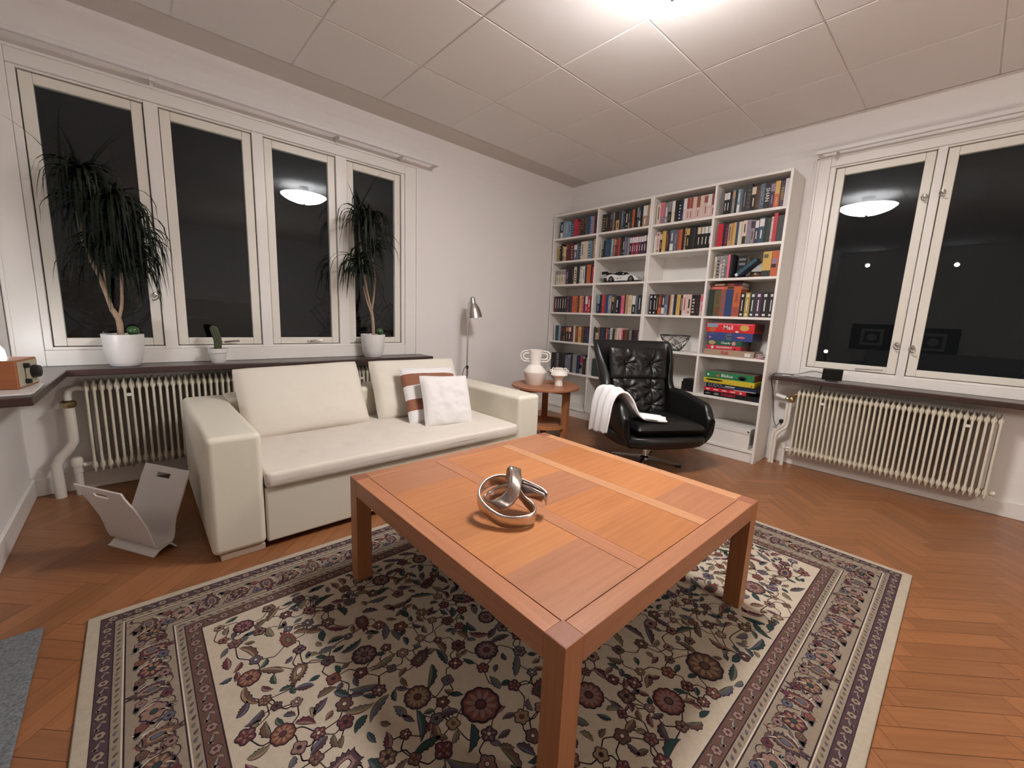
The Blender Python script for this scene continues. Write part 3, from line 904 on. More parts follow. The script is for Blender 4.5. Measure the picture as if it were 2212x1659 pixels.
# seat cushion
def tufted(w, h, t, tufts, amp=.05, rad=.05, n=40, seed=0, flat=.33):
    mb = MB()
    def pt(u, v, s):
        a, b = 2*u-1, 2*v-1
        x, y = a*w/2, b*h/2
        z = t/2*(max(0, 1-abs(a)**3.5))**flat*(max(0, 1-abs(b)**3.5))**flat
        if s > 0:
            for (tx, ty) in tufts:
                dx, dy = x-tx, y-ty; d = math.hypot(dx, dy)
                z -= amp*math.exp(-d/rad)
                an = math.atan2(dy, dx)
                z += .006*math.sin(an*7+seed+tx*20)*math.exp(-((d-.06)/.045)**2)
            # creases between tufts and up/down
            for (tx, ty) in tufts:
                z -= amp*.28*math.exp(-abs(x-tx)/.007)*math.exp(-abs(y-ty)/.16)
            e = (1-abs(a)**6)*(1-abs(b)**6)
            z += .008*noise.noise(Vector((x*11+seed, y*11, seed)))*e+.004*noise.noise(Vector((x*35, y*22+seed, 0)))*e
        return (x, y, s*z)
    mb.grid(lambda u, v: pt(u, v, 1), n, n); mb.grid(lambda u, v: pt(u, v, -1), n//2, n//2, flip=True)
    return mb
mb = tufted(.56, .60, .13, [], n=40, seed=3)
mb.build('seat_cushion', M_black, ac, loc=(0, -.07, .345), rot=(R(-3), 0, 0), smooth='all')
mb = tufted(.53, .285, .115, [(-.12, -.005), (.12, -.005)], n=64, seed=1)
mb.build('headrest_cushion', M_black, ac, loc=(0, .250, .785), rot=(PI/2-R(13), 0, 0), smooth='all')
mb = tufted(.50, .31, .12, [(-.11, .06), (.11, .06), (-.11, -.08), (.11, -.08)], n=64, seed=5, amp=.035)
mb.build('back_cushion', M_black, ac, loc=(0, .185, .515), rot=(PI/2-R(15), 0, 0), smooth='all')
for (x, z, yy) in ((-.12, .80, .228), (.12, .80, .228)):
    mb = MB(); mb.ell((x, yy, z-.004), (.012, .008, .012), 10, 6); mb.build('button', M_black, ac, smooth='all')
mb = MB(); mb.lathe([(0,.04),(.028,.04),(.024,.10),(.021,.185),(0,.185)], 24); mb.lathe([(0,.02),(.045,.02),(.045,.035),(.03,.05),(0,.05)], 24)
mb.build('pedestal', M_chrome, ac, smooth=True)
for k in range(4):
    a = R(-39 + 90*k); Mx = Matrix.Rotation(a, 4, 'Z')
    mb = MB()
    mb.add([(0,-.02,.018),(0,.02,.018),(0,.02,.046),(0,-.02,.046),(.27,-.014,.012),(.27,.014,.012),(.27,.014,.024),(.27,-.014,.024)],
           [(0,3,2,1),(4,5,6,7),(0,1,5,4),(1,2,6,5),(2,3,7,6),(3,0,4,7)], 0, Mx)
    f = mb.build('foot', M_chrome, ac, bevel=.004)
    mb = MB(); mb.box(.245, -.017, 0, .292, .017, .013, 0, Mx); mb.build('glide', M_blackp, f)

# white gauze throw hanging over the arm on the left of the picture
bl = MB()
ch = Matrix.Translation((3.07, 1.685, 0)) @ Matrix.Rotation(R(-31), 4, 'Z')
pathp = catmull([(-.475,-.10,.315),(-.470,-.11,.42),(-.452,-.10,.535),(-.415,-.10,.605),(-.355,-.11,.618),(-.30,-.13,.565),(-.255,-.16,.485),(-.20,-.20,.435),(-.12,-.25,.430),(-.05,-.29,.428)], 6, False)
def bfn(u, v):
    f = v*(len(pathp)-1); i = min(int(f), len(pathp)-2); p = pathp[i].lerp(pathp[i+1], f-i)
    wdt = .30*(1-.55*max(0, v-.45)/.55)
    q = u-.5
    x, y, z = p
    y += q*wdt; 
    x += .018*math.sin(u*17+v*3)*(1-abs(v-.35))
    z += .006*math.sin(u*31+v*5) + .004*noise.noise(Vector((u*9, v*9, 0)))
    if v < .3: z += -.05*(u)*(1-v/.3)
    z += .012*math.sin(u*PI)*(v > .3)
    return ch @ Vector((x, y, z))
bl.off = Vector((3.10-.42*math.cos(R(-31)), 1.66+.42*math.sin(R(31)), .35))
bl.grid(bfn, 44, 70)
o = bl.build('throw_blanket', M_cloth, smooth='all', solid=.014)
tag(o, 'crinkled white gauze throw draped over the armchair arm', 'blanket')

# ================================================================ MAGAZINE RACK
e_ = Vector((.52, -.85, 0)).normalized(); p_ = Vector((.85, .52, 0)).normalized()
F = Vector((-.02, 2.322, 0)); Bk = F-e_*.295
mr = thing('magazine_rack', 'white bent-plywood magazine rack with slot handles beside the sofa', 'magazine rack', (F+Bk)/2+p_*.05)
off = mr.location
def ply(name, prof, th=.0065, hole=None):
    """prof: [(s, z)] path across the rack, swept along its length"""
    n = len(prof); NL = 24; mbx = MB(off)
    outs = []
    for i, (s, z) in enumerate(prof):
        a = Vector(prof[max(0, i-1)]); b = Vector(prof[min(n-1, i+1)]); t_ = (b-a).normalized()
        nn = Vector((-t_.y, t_.x)); outs.append((Vector((s, z))+nn*th/2, Vector((s, z))-nn*th/2))
    def W(q, k): return F + e_*(-.295*k) + p_*q.x + Vector((0, 0, q.y))
    ks = [j/NL for j in range(NL+1)]
    def ishole(i, j):
        if not hole: return False
        kc = (ks[j]+ks[j+1])/2
        return hole[0] <= i < hole[1] and .38 < kc < .66
    vs = []; idx = {}
    for i in range(n):
        for j, k in enumerate(ks):
            for q in (0, 1): idx[(i, j, q)] = len(vs); vs.append(W(outs[i][q], k))
    fs = []
    for i in range(n-1):
        for j in range(NL):
            if ishole(i, j): continue
            g = lambda a, b, c: idx[(a, b, c)]
            fs.append((g(i,j,0), g(i+1,j,0), g(i+1,j+1,0), g(i,j+1,0)))
            fs.append((g(i,j,1), g(i,j+1,1), g(i+1,j+1,1), g(i+1,j,1)))
            if i == 0 or ishole(i-1, j): fs.append((g(i,j,0), g(i,j+1,0), g(i,j+1,1), g(i,j,1)))
            if i == n-2 or ishole(i+1, j): fs.append((g(i+1,j,0), g(i+1,j,1), g(i+1,j+1,1), g(i+1,j+1,0)))
            if j == 0 or ishole(i, j-1): fs.append((g(i,j,0), g(i,j,1), g(i+1,j,1), g(i+1,j,0)))
            if j == NL-1 or ishole(i, j+1): fs.append((g(i,j+1,0), g(i+1,j+1,0), g(i+1,j+1,1), g(i,j+1,1)))
    mbx.add(vs, fs)
    return mbx.build(name, M_ply, mr, loc=(0,0,0), smooth=True, angle=50)
ply('right_panel', [(.193,.345),(.182,.318),(.172,.296),(.150,.240),(.128,.185),(.112,.148),(.103,.110),(.099,.078),(.094,.055),(.084,.040),(.066,.033),(.046,.030),(.028,.022),(.012,.008),(.002,.004)], hole=(1,2))
ply('left_panel', [(-.088,.345),(-.078,.318),(-.068,.297),(-.049,.258),(-.028,.205),(-.009,.154),(.001,.110),(.009,.070),(.018,.045),(.034,.037),(.055,.040),(.074,.036),(.088,.024),(.098,.008),(.104,.004)], hole=(1,2))

# ================================================================ BOOKCASES
BX, BXB = 3.751, 4.048           # front, back
LV = [.105, .517, .877, 1.215, 1.537, 1.801, 2.060]     # shelf tops from the floor up
ZT = 2.325
YD = [3.482, 2.851, 2.222, 1.632, 1.072]   # column boundaries (centre lines)
def bookcase(label, ya, ym, yb):
    t = thing('bookcase', label, 'bookcase', ((BX+BXB)/2, (ya+yb)/2, 0))
    off = t.location
    th = .019
    def P(n, *b, bev=.0015):
        mb = MB(off); mb.box(*b); return mb.build(n, M_shelf, t, loc=(0,0,0), bevel=bev, bseg=1)
    P('side_panel', BX, ya-th, 0, BXB, ya, ZT); P('side_panel', BX, yb, 0, BXB, yb+th, ZT)
    P('divider', BX+.002, ym-th/2, .10, BXB-.006, ym+th/2, ZT-th)
    P('top_panel', BX, yb+th, ZT-th, BXB, ya-th, ZT)
    P('plinth', BX+.012, yb+th, 0, BX+.028, ya-th, LV[0]-th)
    P('back_panel', BXB-.006, yb+th, .09, BXB, ya-th, ZT-th)
    for (p, q) in ((ya-th, ym+th/2), (ym-th/2, yb+th)):
        for k, z in enumerate(LV):
            P('shelf' if k else 'bottom_panel', BX+.003, q, z-.021, BXB-.006, p, z)
    mb = MB(off)
    for y in (ya-.09, yb+.09): mb.ell((BX+.012, y, ZT+.003), (.006, .008, .006), 8, 5)
    mb.build('cap_screw', M_steel, t, loc=(0,0,0))
    return t
bookcase('tall white bookcase in the corner, its two columns full of paperbacks', YD[0], YD[1], YD[2]+.001)
bookcase('tall white bookcase nearer the window, with board games on its lower shelves', YD[2]-.001, YD[3], YD[4])

# colours: code -> (name, rgb)
CC = {
 'k': ('black', (.012,.011,.012)), 'K': ('charcoal', (.035,.035,.038)), 'n': ('navy', (.015,.024,.065)), 'b': ('blue', (.022,.05,.14)),
 'l': ('light blue', (.20,.30,.38)), 's': ('slate grey', (.10,.12,.15)), 'g': ('grey', (.22,.22,.22)), 'w': ('white', (.66,.64,.62)),
 'c': ('cream', (.60,.52,.40)), 'y': ('yellow', (.55,.35,.09)), 'o': ('orange', (.50,.115,.035)), 'r': ('red', (.45,.02,.03)),
 'm': ('maroon', (.09,.012,.018)), 'p': ('purple', (.055,.022,.05)), 'P': ('pink', (.70,.14,.20)), 't': ('tan', (.42,.26,.14)),
 'B': ('brown', (.13,.055,.025)), 'v': ('olive', (.095,.095,.045)), 'e': ('dark green', (.020,.034,.025)), 'T': ('teal', (.02,.075,.11)),
 'L': ('lilac', (.26,.20,.28)), 'R': ('brick red', (.28,.07,.05)), 'i': ('pale pink', (.62,.46,.42)), 'G': ('gold', (.40,.27,.07)), 'C': ('crimson', (.35,.02,.06)),
}
BM = {k: mat('cover_'+k, v[1], .42) for k, v in CC.items()}
ORD = ['first','second','third','fourth','fifth','sixth','seventh','eighth','ninth','tenth','eleventh','twelfth','thirteenth','fourteenth','fifteenth','sixteenth','seventeenth','eighteenth','nineteenth','twentieth','twenty-first','twenty-second','twenty-third']
COLN = ['leftmost column', 'second column', 'third column', 'rightmost column']
ROWN = ['top shelf', 'second shelf', 'third shelf', 'fourth shelf', 'fifth shelf', 'sixth shelf', 'bottom shelf']
brn = random.Random(11)
def book_mesh(w, h, d, main, acc, style):
    """spine towards local -X, thickness along Y, origin bottom centre of the spine"""
    mb = MB(); c = .0016 if w > .01 else .0008
    mb.box(0, -w/2, 0, c*1.2, w/2, h, 0)                       # spine
    mb.box(c*1.2, -w/2, 0, d, -w/2+c, h, 0); mb.box(c*1.2, w/2-c, 0, d, w/2, h, 0)
    mb.box(c*1.2, -w/2+c, .002, d-.003, w/2-c, h-.0035, 2)      # page block
    e = -.0003; q = w*.5
    def S(y0, z0, y1, z1, mi=1): mb.add([(e, y1*q, z0*h), (e, y0*q, z0*h), (e, y0*q, z1*h), (e, y1*q, z1*h)], [(0,1,2,3)], mi)
    if style == 0: S(-.35, .35, .35, .78); S(-.3, .12, .3, .2)
    elif style == 1: S(-.9, .66, .9, .95); S(-.25, .2, .25, .52)
    elif style == 2: S(-.22, .25, .22, .85)
    elif style == 3: S(-.9, .05, .9, .36); S(-.3, .5, .3, .85)
    elif style == 4: S(-.95, .52, .95, .99); S(-.25, .12, .25, .4)
    elif style == 5: S(-.45, .82, .45, .93); S(-.45, .06, .45, .14); S(-.18, .25, .18, .7)
    elif style == 6:
        for k in range(5):
            z = .14+.15*k; S(-.5+.2*((k*7) % 3-1), z, .5, z+.07)
    return mb.mesh('book', [BM[main], BM[acc], M_pages])
nbook = 0
def row(col, rowi, spec, start=None, end=None, inset=.030, hbase=.185):
    """spec: tokens 'Mainaccent w h style' ; M main colour, a accent, w relative width, h height in cm"""
    global nbook
    toks = spec.split()
    z = LV[6-rowi] + .0005
    y = (YD[col]-.022-(start or .01))
    yend = (YD[col+1]+(.0115 if col in (0, 2) else .022) + (end or .0))
    avail = y-yend
    tot = 0; it = []
    for tk in toks:
        main, acc = tk[0], tk[1]; p = tk[2:].split(',')
        w = float(p[0]); h = float(p[1]) if len(p) > 1 and p[1] else None; sty = int(p[2]) if len(p) > 2 else None
        it.append((main, acc, w, h, sty)); tot += w
    k = avail/tot
    ln = 0
    for i, (main, acc, w, h, sty) in enumerate(it):
        W = w*k
        if main == '_': y -= W; continue
        rr = brn.random()
        H = (h/100 if h else hbase+brn.uniform(-.012, .012))
        D = min(.205, H*.66+.01)
        st = sty if sty is not None else brn.choice([0, 2, 2, 7, 7, 5, 1, 3, 4, 6])
        me = book_mesh(W-.0012, H, D, main, acc, st)
        o = bpy.data.objects.new('book', me); COL.objects.link(o)
        o.location = (BX+inset+brn.uniform(0, .008), y-W/2, z)
        o.rotation_euler = (0, 0, 0)
        look = CC[main][0] + (' ' if acc == main else ' and %s ' % CC[acc][0])
        size = 'slim ' if W < .022 else ('thick ' if W > .042 else '')
        lab = '%s%sbook, %s from left on %s, %s' % (size, look, ORD[ln], ROWN[rowi], COLN[col])
        tag(o, lab, 'book', 'books on the %s, %s of the bookcases' % (ROWN[rowi], COLN[col]))
        ln += 1; nbook += 1
        y -= W
# leftmost column
row(0, 0, 'nw6 lw5,17.5 lc6 ls6 Tl6 Cr7,19 rw3,16.5 kg4 Bk6 kB3 vk3,19 bw6,20 lb3,19.5 Lg5,19 mk6 kl2', start=.055)
row(0, 1, 'yc3 kc3 kk3 ya2.5 ct4,16 mR4 mw4 mt6 sw6 sg3 nl4 cb6,19.5 cc6,19.5 lT6,19.5 sl3 ti6,20.5'.replace('ya', 'yv'), start=.035)
row(0, 2, 'cg5,17,1 cg5,17,1 cg5,17,1 cg4,17,1 pL6 kg3 kk3 kg3 ck5 kB3 Kk3 wg5,19 wk4,19 ek3,19 oo7,20.5 kk3 rr5,18', start=.03)
row(0, 3, 'mw5,18.5,2 kw4,18.5,2 kw4,18.5,2 kw4,18.5,2 kc4,18.5,2 nr6,18.5 Km4,18.5 oR5,18.5 oK4,19 mB3,18.5 yo4,19 Pp3,18.5 pm3,18.5 Cw4,18.5 rw4,18.5 mr4,18.5', start=.025)
row(0, 4, 'ww2,17 eT5,18 lw3,18 km3,17.5 kB4,17.5 ko4,17.5 Kc4,17.5 mk3,17.5 cc3,19 Bo4,18.5 yo4,18 Bt3,18.5 pk4,17.5 np4,17.5 kp2', start=.045)
row(0, 5, 'kB4,21 Km5,21 gk3,21 kk5,21.5 ko5,21.5 sg5,20 gk4,20 nk4,20 gl6,21 nn4,21 _16 km5,18 ck4,20', start=.03, hbase=.2)
# second column
row(1, 0, 'kG6,18.5,6 kG5,18.5 kc5,19 ms5,18.5 gs4,18.5 kk3 yk6,20,4 Kk3 sl5,19.5 kg4,19 kw5,19.5 Kg4,18 ev4,18.5 or4,18.5 kK4 kg4 Tw3,18.5 kk4 tw8,20,4 Lt4,20 pk3,20', start=.018)
row(1, 1, 'cc2,17 kg4,17.5 kv4,17.5 Ts3,18 bT5,18.5 Tk4,18 lw4,18.5 Rt5,18.5 mR4,18 Rr5,18.5 kK4 kc4 sL6,18.5 Lg4 kw4,18,1 Cw4,18,1 pw4,18,1 Cw4.5,18,1 pw4.5,18,1 pw5,18,1 pw5,18.5,1 kw4,18.5,1', start=.018)
row(1, 3, 'nl6,20 kT4,20 or3,20,3 rC4,20 bb6,20 lw2,19 gw4,19 kt5,18.5 Kk4,18.5 kw5,18 nk4,18 PC6,19 kk2,19 tt6,19.5 cy6,19 kw6,18.5 sn4,18.5 Kw6,19 kk4,19', start=.02)
row(1, 4, 'kk3,19 ik4,19 tB3,19 kK4,18.5 nT5,18.5 kw4,18.5 RP3,18 ns4,18 cg5,18.5 eK4,18 gw3,18 iy9,19,2 PC3,17.5 Km3,17 Bm5,17.5 kB3,17.5 gs4,17.5 kw5,17.5 mk5,17.5 sl5,17', start=.01)
row(1, 5, 'ek7,19.5,2 cb4,19.5,6 Bm5,18.5 kr4,18.5 _75', start=.012)
# third column
row(2, 0, 'ck7,19,2 PL7,19.5,3 gw7,19,0 kg6,19.5 cw6,19.5,4 ke4,19 kk3 kw4,18.5,6 nb4,19 iw6,19.5,4 iR5,19.5,4 iR5,19.5,4 ic6,19.5,1 iR6,19.5,4 ic6,19.5,4 iR6,19.5,1 iw6,19.5,4 iR6,19.5,4', start=.014)
row(2, 1, 'ww4,16 iR7,19 kc4,18 yy7,19.5,2 Ko5,19 pk3,18.5 sw7,19.5,3 sg6,19.5 Rp5,19 oR4,19 kk4,20 tk3,19.5 ky6,20,1 ke6,19.5 Kk3,19 kw4,19 kc6,19.5,1 kc6,19.5,1 kw6,19.5,1 kw6,19.5,1', start=.014)
row(2, 3, 'kw7,19.5,5 kw7,19.5,5 kc4,19.5,2 Bo7,19.5,3 pw6,19,3 ls6,18.5 mk4,18.5 tt3,19 ct4,19 nk6,19,5 yG7,19,2 kw4,18.5,2 ir8,19,2 ik8,19,0 kc7,18.5,6 km8,18.5 iP7,19,1', start=.02)
# rightmost column
row(3, 0, 'kw6,18.5,1 kw6,18.5,1 kb4,18.5 gt6,19,1 kK4 lw6,19,3 sK5,18.5 Kg7,18.5,2 Kv9,21.5,6 kc9,19.5,1 Bk6,19 sn9,20,6 kk10,20,7 pL8,19.5,1 oy9,20,4 pv8,19.5,2 ww8,20.5,7', start=.04)
row(3, 1, 'rr12,19,1 kk4,18.5 pC6,18.5 tp7,18.5 tB3,18.5 yo6,19 bb5,19 cc5,19 cg3,19 ck8,19.5,3 Lg8,19.5,3 gp8,19,1 pw7,19,1 Tw10,20,1 kB5,19.5 ee7,19,5 ig4,19.5 rr7,22 Kk13,20,7', start=.014)
row(3, 2, 'co5,18.5 gk9,19,6 iL5,18.5 gc9,19,6 sg6,19 PP6,19.5,7 kn6,19.5,2', start=.02, end=.350)
row(3, 3, 'ev11,23,7 vB13,22.5,3 Rs10,23,6 bn14,23,7 oR14,23,3 kw9,20,5 Gw9,20,5 ew10,20,5 pw11,20,5 kw12,20,5 kw9,20,5', start=.002, end=0)

def facing(label, loc, w, h, d, cols, tilt=0, rot=0, panels=()):
    """book standing with its cover towards the room: w across, h high, d thick"""
    mb = MB()
    mb.box(0, -w/2, 0, .0015, w/2, h, 0); mb.box(d-.0015, -w/2, 0, d, w/2, h, 0); mb.box(.0015, w/2-.0015, 0, d-.0015, w/2, h, 0)
    mb.box(.0015, -w/2+.002, .002, d-.0015, w/2-.0015, h-.002, 1)
    for (y0, z0, y1, z1, mi) in panels:
        mb.add([(-.0004, w/2-y0*w, z0*h), (-.0004, w/2-y1*w, z0*h), (-.0004, w/2-y1*w, z1*h), (-.0004, w/2-y0*w, z1*h)], [(0,1,2,3)], mi)
    o = mb.build('book', [BM[c] if c != '#' else M_pages for c in cols], loc=loc)
    o.rotation_euler = (rot, 0, 0) if not tilt else (rot, 0, tilt)
    return tag(o, label, 'book')
facing('grey and crimson book facing out on the sixth shelf, leftmost column', (BX+.05, 3.0, LV[1]+.0005), .095, .205, .03, 'g#Ck', R(-4), 0, ((.08,.62,.95,.97,2), (.3,.3,.8,.52,3), (.2,.06,.45,.2,3)))
facing('black thick book facing out beside the pink one, rightmost column', (BX+.128, 1.400, LV[4]+.0005), .075, .19, .11, 'k#g', 0, 0, ((.15,.8,.85,.9,2), (.15,.6,.8,.7,2), (.3,.2,.7,.42,2)))
facing('yellow book facing out on the third shelf, rightmost column', (BX+.03, 1.182, LV[4]+.0005), .062, .195, .14, 'y#ve', 0, 0, ((.0,.0,1,.25,3), (.1,.75,.6,.9,2)))
facing('orange book facing out at the right end of the third shelf', (BX+.03, 1.121, LV[4]+.0005), .056, .198, .14, 'o#Lk', 0, 0, ((.1,.5,.7,.7,2), (.05,.35,.6,.48,3)))
# slanted blue book resting on a round brown box
t = thing('trinket_box', 'round dark brown box under the slanted blue book', 'box', (BX+.115, 1.265, LV[4]+.0005))
mb = MB(); mb.lathe([(0,0),(.05,0),(.052,.004),(.052,.034),(0,.034)], 24); mb.build('body', BM['B'], t, smooth=True, angle=30)
mb = MB(); mb.lathe([(0,.034),(.0535,.034),(.0535,.044),(.05,.048),(0,.048)], 24); mb.build('lid', mat('dark_lid', (.03,.01,.008), .3), t, smooth=True, angle=30)
mb = MB(); mb.box(-.058, -.008, .022, -.0515, .008, .036); mb.build('clasp', M_chrome, t)
mb = MB(); mb.box(0,-.013,0,.0015,.013,.195,0); mb.box(.0015,-.013,0,.12,-.0115,.195,3); mb.box(.0015,.0115,0,.12,.013,.195,3); mb.box(.0015,-.0105,.002,.118,.0105,.183,1)
mb.add([(-.0004,.011,.002),(-.0004,-.011,.002),(-.0004,-.011,.022),(-.0004,.011,.022)], [(0,1,2,3)], 2)
o = mb.build('book', [BM['T'], M_pages, BM['w'], BM['n']], loc=(BX+.004, 1.400, LV[4]+.0145)); o.rotation_euler = (R(50), 0, 0)
tag(o, 'blue book slanting over the round brown box, rightmost column', 'book')
# two books lying across the tall ones on the fourth shelf
for k, (z, cs, lab, hh) in enumerate(((LV[3]+.2315, 'oPk', 'orange and pink book lying on tall books, fourth shelf', .024), (LV[3]+.2565, 'mtR', 'maroon and tan book lying topmost on tall books, fourth shelf', .030))):
    mb = MB(); W_ = .30 if k == 0 else .30
    mb.box(0, -.125, 0, .19, .125, .0016, 0); mb.box(0, -.125, hh-.0016, .19, .125, hh, 0); mb.box(0, -.125, .0016, .0016, .125, hh-.0016, 0); mb.box(.0016, -.122, .0016, .187, .122, hh-.0016, 1)
    for (a, b, mi) in ((.02, .10, 2), (-.06, -.01, 3)): mb.add([(-.0004, b, hh*.2), (-.0004, a, hh*.2), (-.0004, a, hh*.8), (-.0004, b, hh*.8)], [(0,1,2,3)], mi)
    o = mb.build('book', [BM[cs[0]], M_pages, BM[cs[1]], BM[cs[2]]], loc=(BX+.055, 1.475, z)); tag(o, lab, 'book')

# lettering on a spine of the top shelf
Mt = Matrix(((0,0,-1,0),(-1,0,0,0),(0,1,0,0),(0,0,0,1)))       # text reading to the right of the picture, facing the room
Mv = Matrix(((0,0,-1,0),(0,-1,0,0),(-1,0,0,0),(0,0,0,1)))      # reading downwards on a spine
books = [o for o in bpy.data.objects if o.name.startswith('book') and o.get('label')]
def spine_text(lab_part, txt, size, c, dz=0):
    for o in books:
        if lab_part in o['label']:
            Mx = Matrix.Translation((-.0010, 0, .10+dz)) @ Mv
            text_mesh(txt, size, Mx, BM[c], 'title', o, .0002, .0004)
            return
spine_text('thirteenth from left on top shelf, rightmost', 'SHAN', .040, 'w', .01)
spine_text('twelfth from left on top shelf, rightmost', 'KNIGHTLEY', .026, 'l')
spine_text('sixteenth from left on top shelf, rightmost', 'INHERIT', .026, 'G')

# ================================================================ BOARD GAMES
def gamebox(label, y0, y1, z, h, x, depth, col, side, rot=0, lift=None, text=None, tsize=.03, tcol=None, tpos=.5, extra=None, cat='board game', lidc=None):
    cy = (y0+y1)/2; W_ = abs(y1-y0)
    t = thing('board_game', label, cat, (x+depth/2, cy, z), R(rot), 'board games stacked on the bookcase shelves')
    m1 = mat('game_%s' % '_'.join('%02d' % int(c*99) for c in col), col, .35)
    m2 = mat('game_%s' % '_'.join('%02d' % int(c*99) for c in side), side, .35)
    mb = MB(); X0 = -depth/2
    lh = h*.8
    mb.box(X0, -W_/2, h-lh, X0+depth, W_/2, h, 0)
    # side panels of the lid in their own colour
    mb.add([(X0+.001, -W_/2-.0004, h-lh+.001), (X0+depth-.001, -W_/2-.0004, h-lh+.001), (X0+depth-.001, -W_/2-.0004, h-.001), (X0+.001, -W_/2-.0004, h-.001)], [(0,1,2,3)], 1)
    if lidc:
        mb.add([(X0+.001,-W_/2+.001,h+.0004),(X0+depth-.001,-W_/2+.001,h+.0004),(X0+depth-.001,W_/2-.001,h+.0004),(X0+.001,W_/2-.001,h+.0004)], [(0,1,2,3)], 2)
    mb.build('lid', [m1, m2] + ([mat('game_lid_top', lidc, .4, var=.5, vscale=25)] if lidc else []), t, bevel=.0008, bseg=1)
    mb = MB(); mb.box(X0+.002, -W_/2+.002, 0, X0+depth-.002, W_/2-.002, h-lh); mb.build('tray', m1, t)
    if text:
        Mx = Matrix.Translation((X0-.0012, W_/2-tpos*W_, h*.52)) @ Mt
        text_mesh(text, tsize, Mx, tcol, 'lettering', t, .0002, .0006)
    if extra:
        for (kind, a, b, sa, sb, mt) in extra:     # position a,b (fractions across, up), size
            Yc = W_/2-a*W_; Zc = b*h
            mb = MB()
            if kind == 'e':
                vs = [(X0-.0008, Yc-sa*math.cos(q)*1, Zc+sb*math.sin(q)) for q in [2*PI*k/18 for k in range(18)]]
                mb.add(vs, [list(range(18))])
            else:
                mb.box(X0-.0008, Yc-sa, Zc-sb, X0, Yc+sa, Zc+sb)
            mb.build('picture' if kind == 'e' else 'print', mt, t)
    return t
W = BM['w']
zg = LV[2]+.0005
gx = BX+.02
gamebox('tan board game box lettered Risk, lowest of the upper stack', 1.592, 1.185, zg, .052, gx, .235, (.36,.25,.17), (.30,.22,.16), 1, text='Risk', tsize=.038, tcol=BM['r'], tpos=.44,
        extra=[('b',.88,.45,.022,.015,W), ('b',.56,.5,.05,.022,mat('risk_map', (.42,.32,.20), .6))][:1])
gamebox('slim red board game box lettered MONOPOLY, on the tan box', 1.572, 1.290, zg+.0525, .036, gx+.005, .225, (.55,.02,.04), (.25,.02,.02), 0, text='MONOPOLY', tsize=.023, tcol=W, tpos=.52,
        extra=[('e',.17,.5,.011,.013,W), ('e',.83,.35,.006,.008,BM['k'])])
gamebox('dark green board game box lettered Cluedo in the upper stack', 1.570, 1.288, zg+.089, .043, gx+.004, .225, (.008,.10,.055), (.02,.05,.03), 0, text='Cluedo', tsize=.026, tcol=W, tpos=.55,
        extra=[('e',.14,.5,.030,.018,BM['t']), ('e',.78,.5,.016,.017,mat('game_pink', (.6,.25,.22), .5))])
gamebox('deep blue board game box with round dial in the upper stack', 1.578, 1.208, zg+.1325, .069, gx, .235, (.035,.055,.20), (.02,.03,.09), 0,
        extra=[('e',.5,.5,.026,.031,mat('game_dial', (.10,.12,.16), .4)), ('b',.5,.5,.028,.0022,W), ('e',.76,.46,.032,.008,BM['P']), ('e',.07,.36,.009,.009,BM['P']), ('b',.12,.82,.028,.004,BM['s'])])
gamebox('bright red board game box with cartoon faces, topmost of upper stack', 1.590, 1.200, zg+.202, .079, gx-.004, .235, (.60,.015,.02), (.14,.01,.015), 0, text='Mall', tsize=.05, tcol=W, tpos=.47,
        extra=[('e',.80,.55,.036,.026,BM['y']), ('e',.14,.30,.03,.02,BM['o']), ('b',.13,.74,.045,.016,BM['l']), ('e',.66,.12,.014,.008,W), ('b',.60,.90,.14,.005,BM['P'])])
zg = LV[1]+.0005
gamebox('black board game box lettered SCRABBLE, lowest of the lower stack', 1.552, 1.110, zg, .042, gx+.002, .23, (.014,.014,.015), (.03,.03,.03), 1, text='SCRABBLE', tsize=.026, tcol=BM['r'], tpos=.47,
        extra=[('e',.25,.5,.022,.010,BM['g']), ('b',.08,.5,.02,.004,BM['g'])])
gamebox('slim crimson board game box on the black SCRABBLE box', 1.555, 1.205, zg+.0425, .030, gx, .23, (.60,.02,.04), (.02,.02,.02), 1,
        extra=[('e',.1,.5,.018,.007,BM['i']), ('b',.30,.5,.02,.005,BM['i']), ('b',.50,.5,.02,.005,BM['i']), ('b',.70,.5,.02,.005,BM['i']), ('e',.88,.45,.012,.009,BM['i'])])
gamebox('black and blue board game box lettered LUDO in the lower stack', 1.540, 1.135, zg+.073, .042, gx+.006, .23, (.010,.010,.03), (.05,.06,.08), 1, text='LUDO', tsize=.042, tcol=BM['g'], tpos=.19,
        extra=[('b',.79,.5,.08,.016,BM['n']), ('b',.5,.62,.04,.003,W), ('b',.79,.08,.085,.003,W), ('b',.46,.35,.05,.004,BM['g'])])
gamebox('yellow board game box with black squiggle in the lower stack', 1.562, 1.140, zg+.1155, .043, gx-.002, .235, (.58,.45,.03), (.45,.34,.03), -2,
        extra=[('e',.22,.62,.076,.009,BM['k']), ('e',.95,.3,.006,.006,BM['B'])])
gamebox('green board game box lettered Blokus, topmost of the lower stack', 1.552, 1.155, zg+.159, .056, gx, .235, (.02,.19,.07), (.28,.04,.03), 0, text='Blokus', tsize=.036, tcol=W, tpos=.46,
        extra=[('e',.06,.5,.010,.010,W), ('e',.27,.45,.016,.010,BM['o']), ('e',.77,.45,.034,.018,BM['k']), ('e',.77,.32,.022,.008,BM['y'])], lidc=(.20,.16,.13))
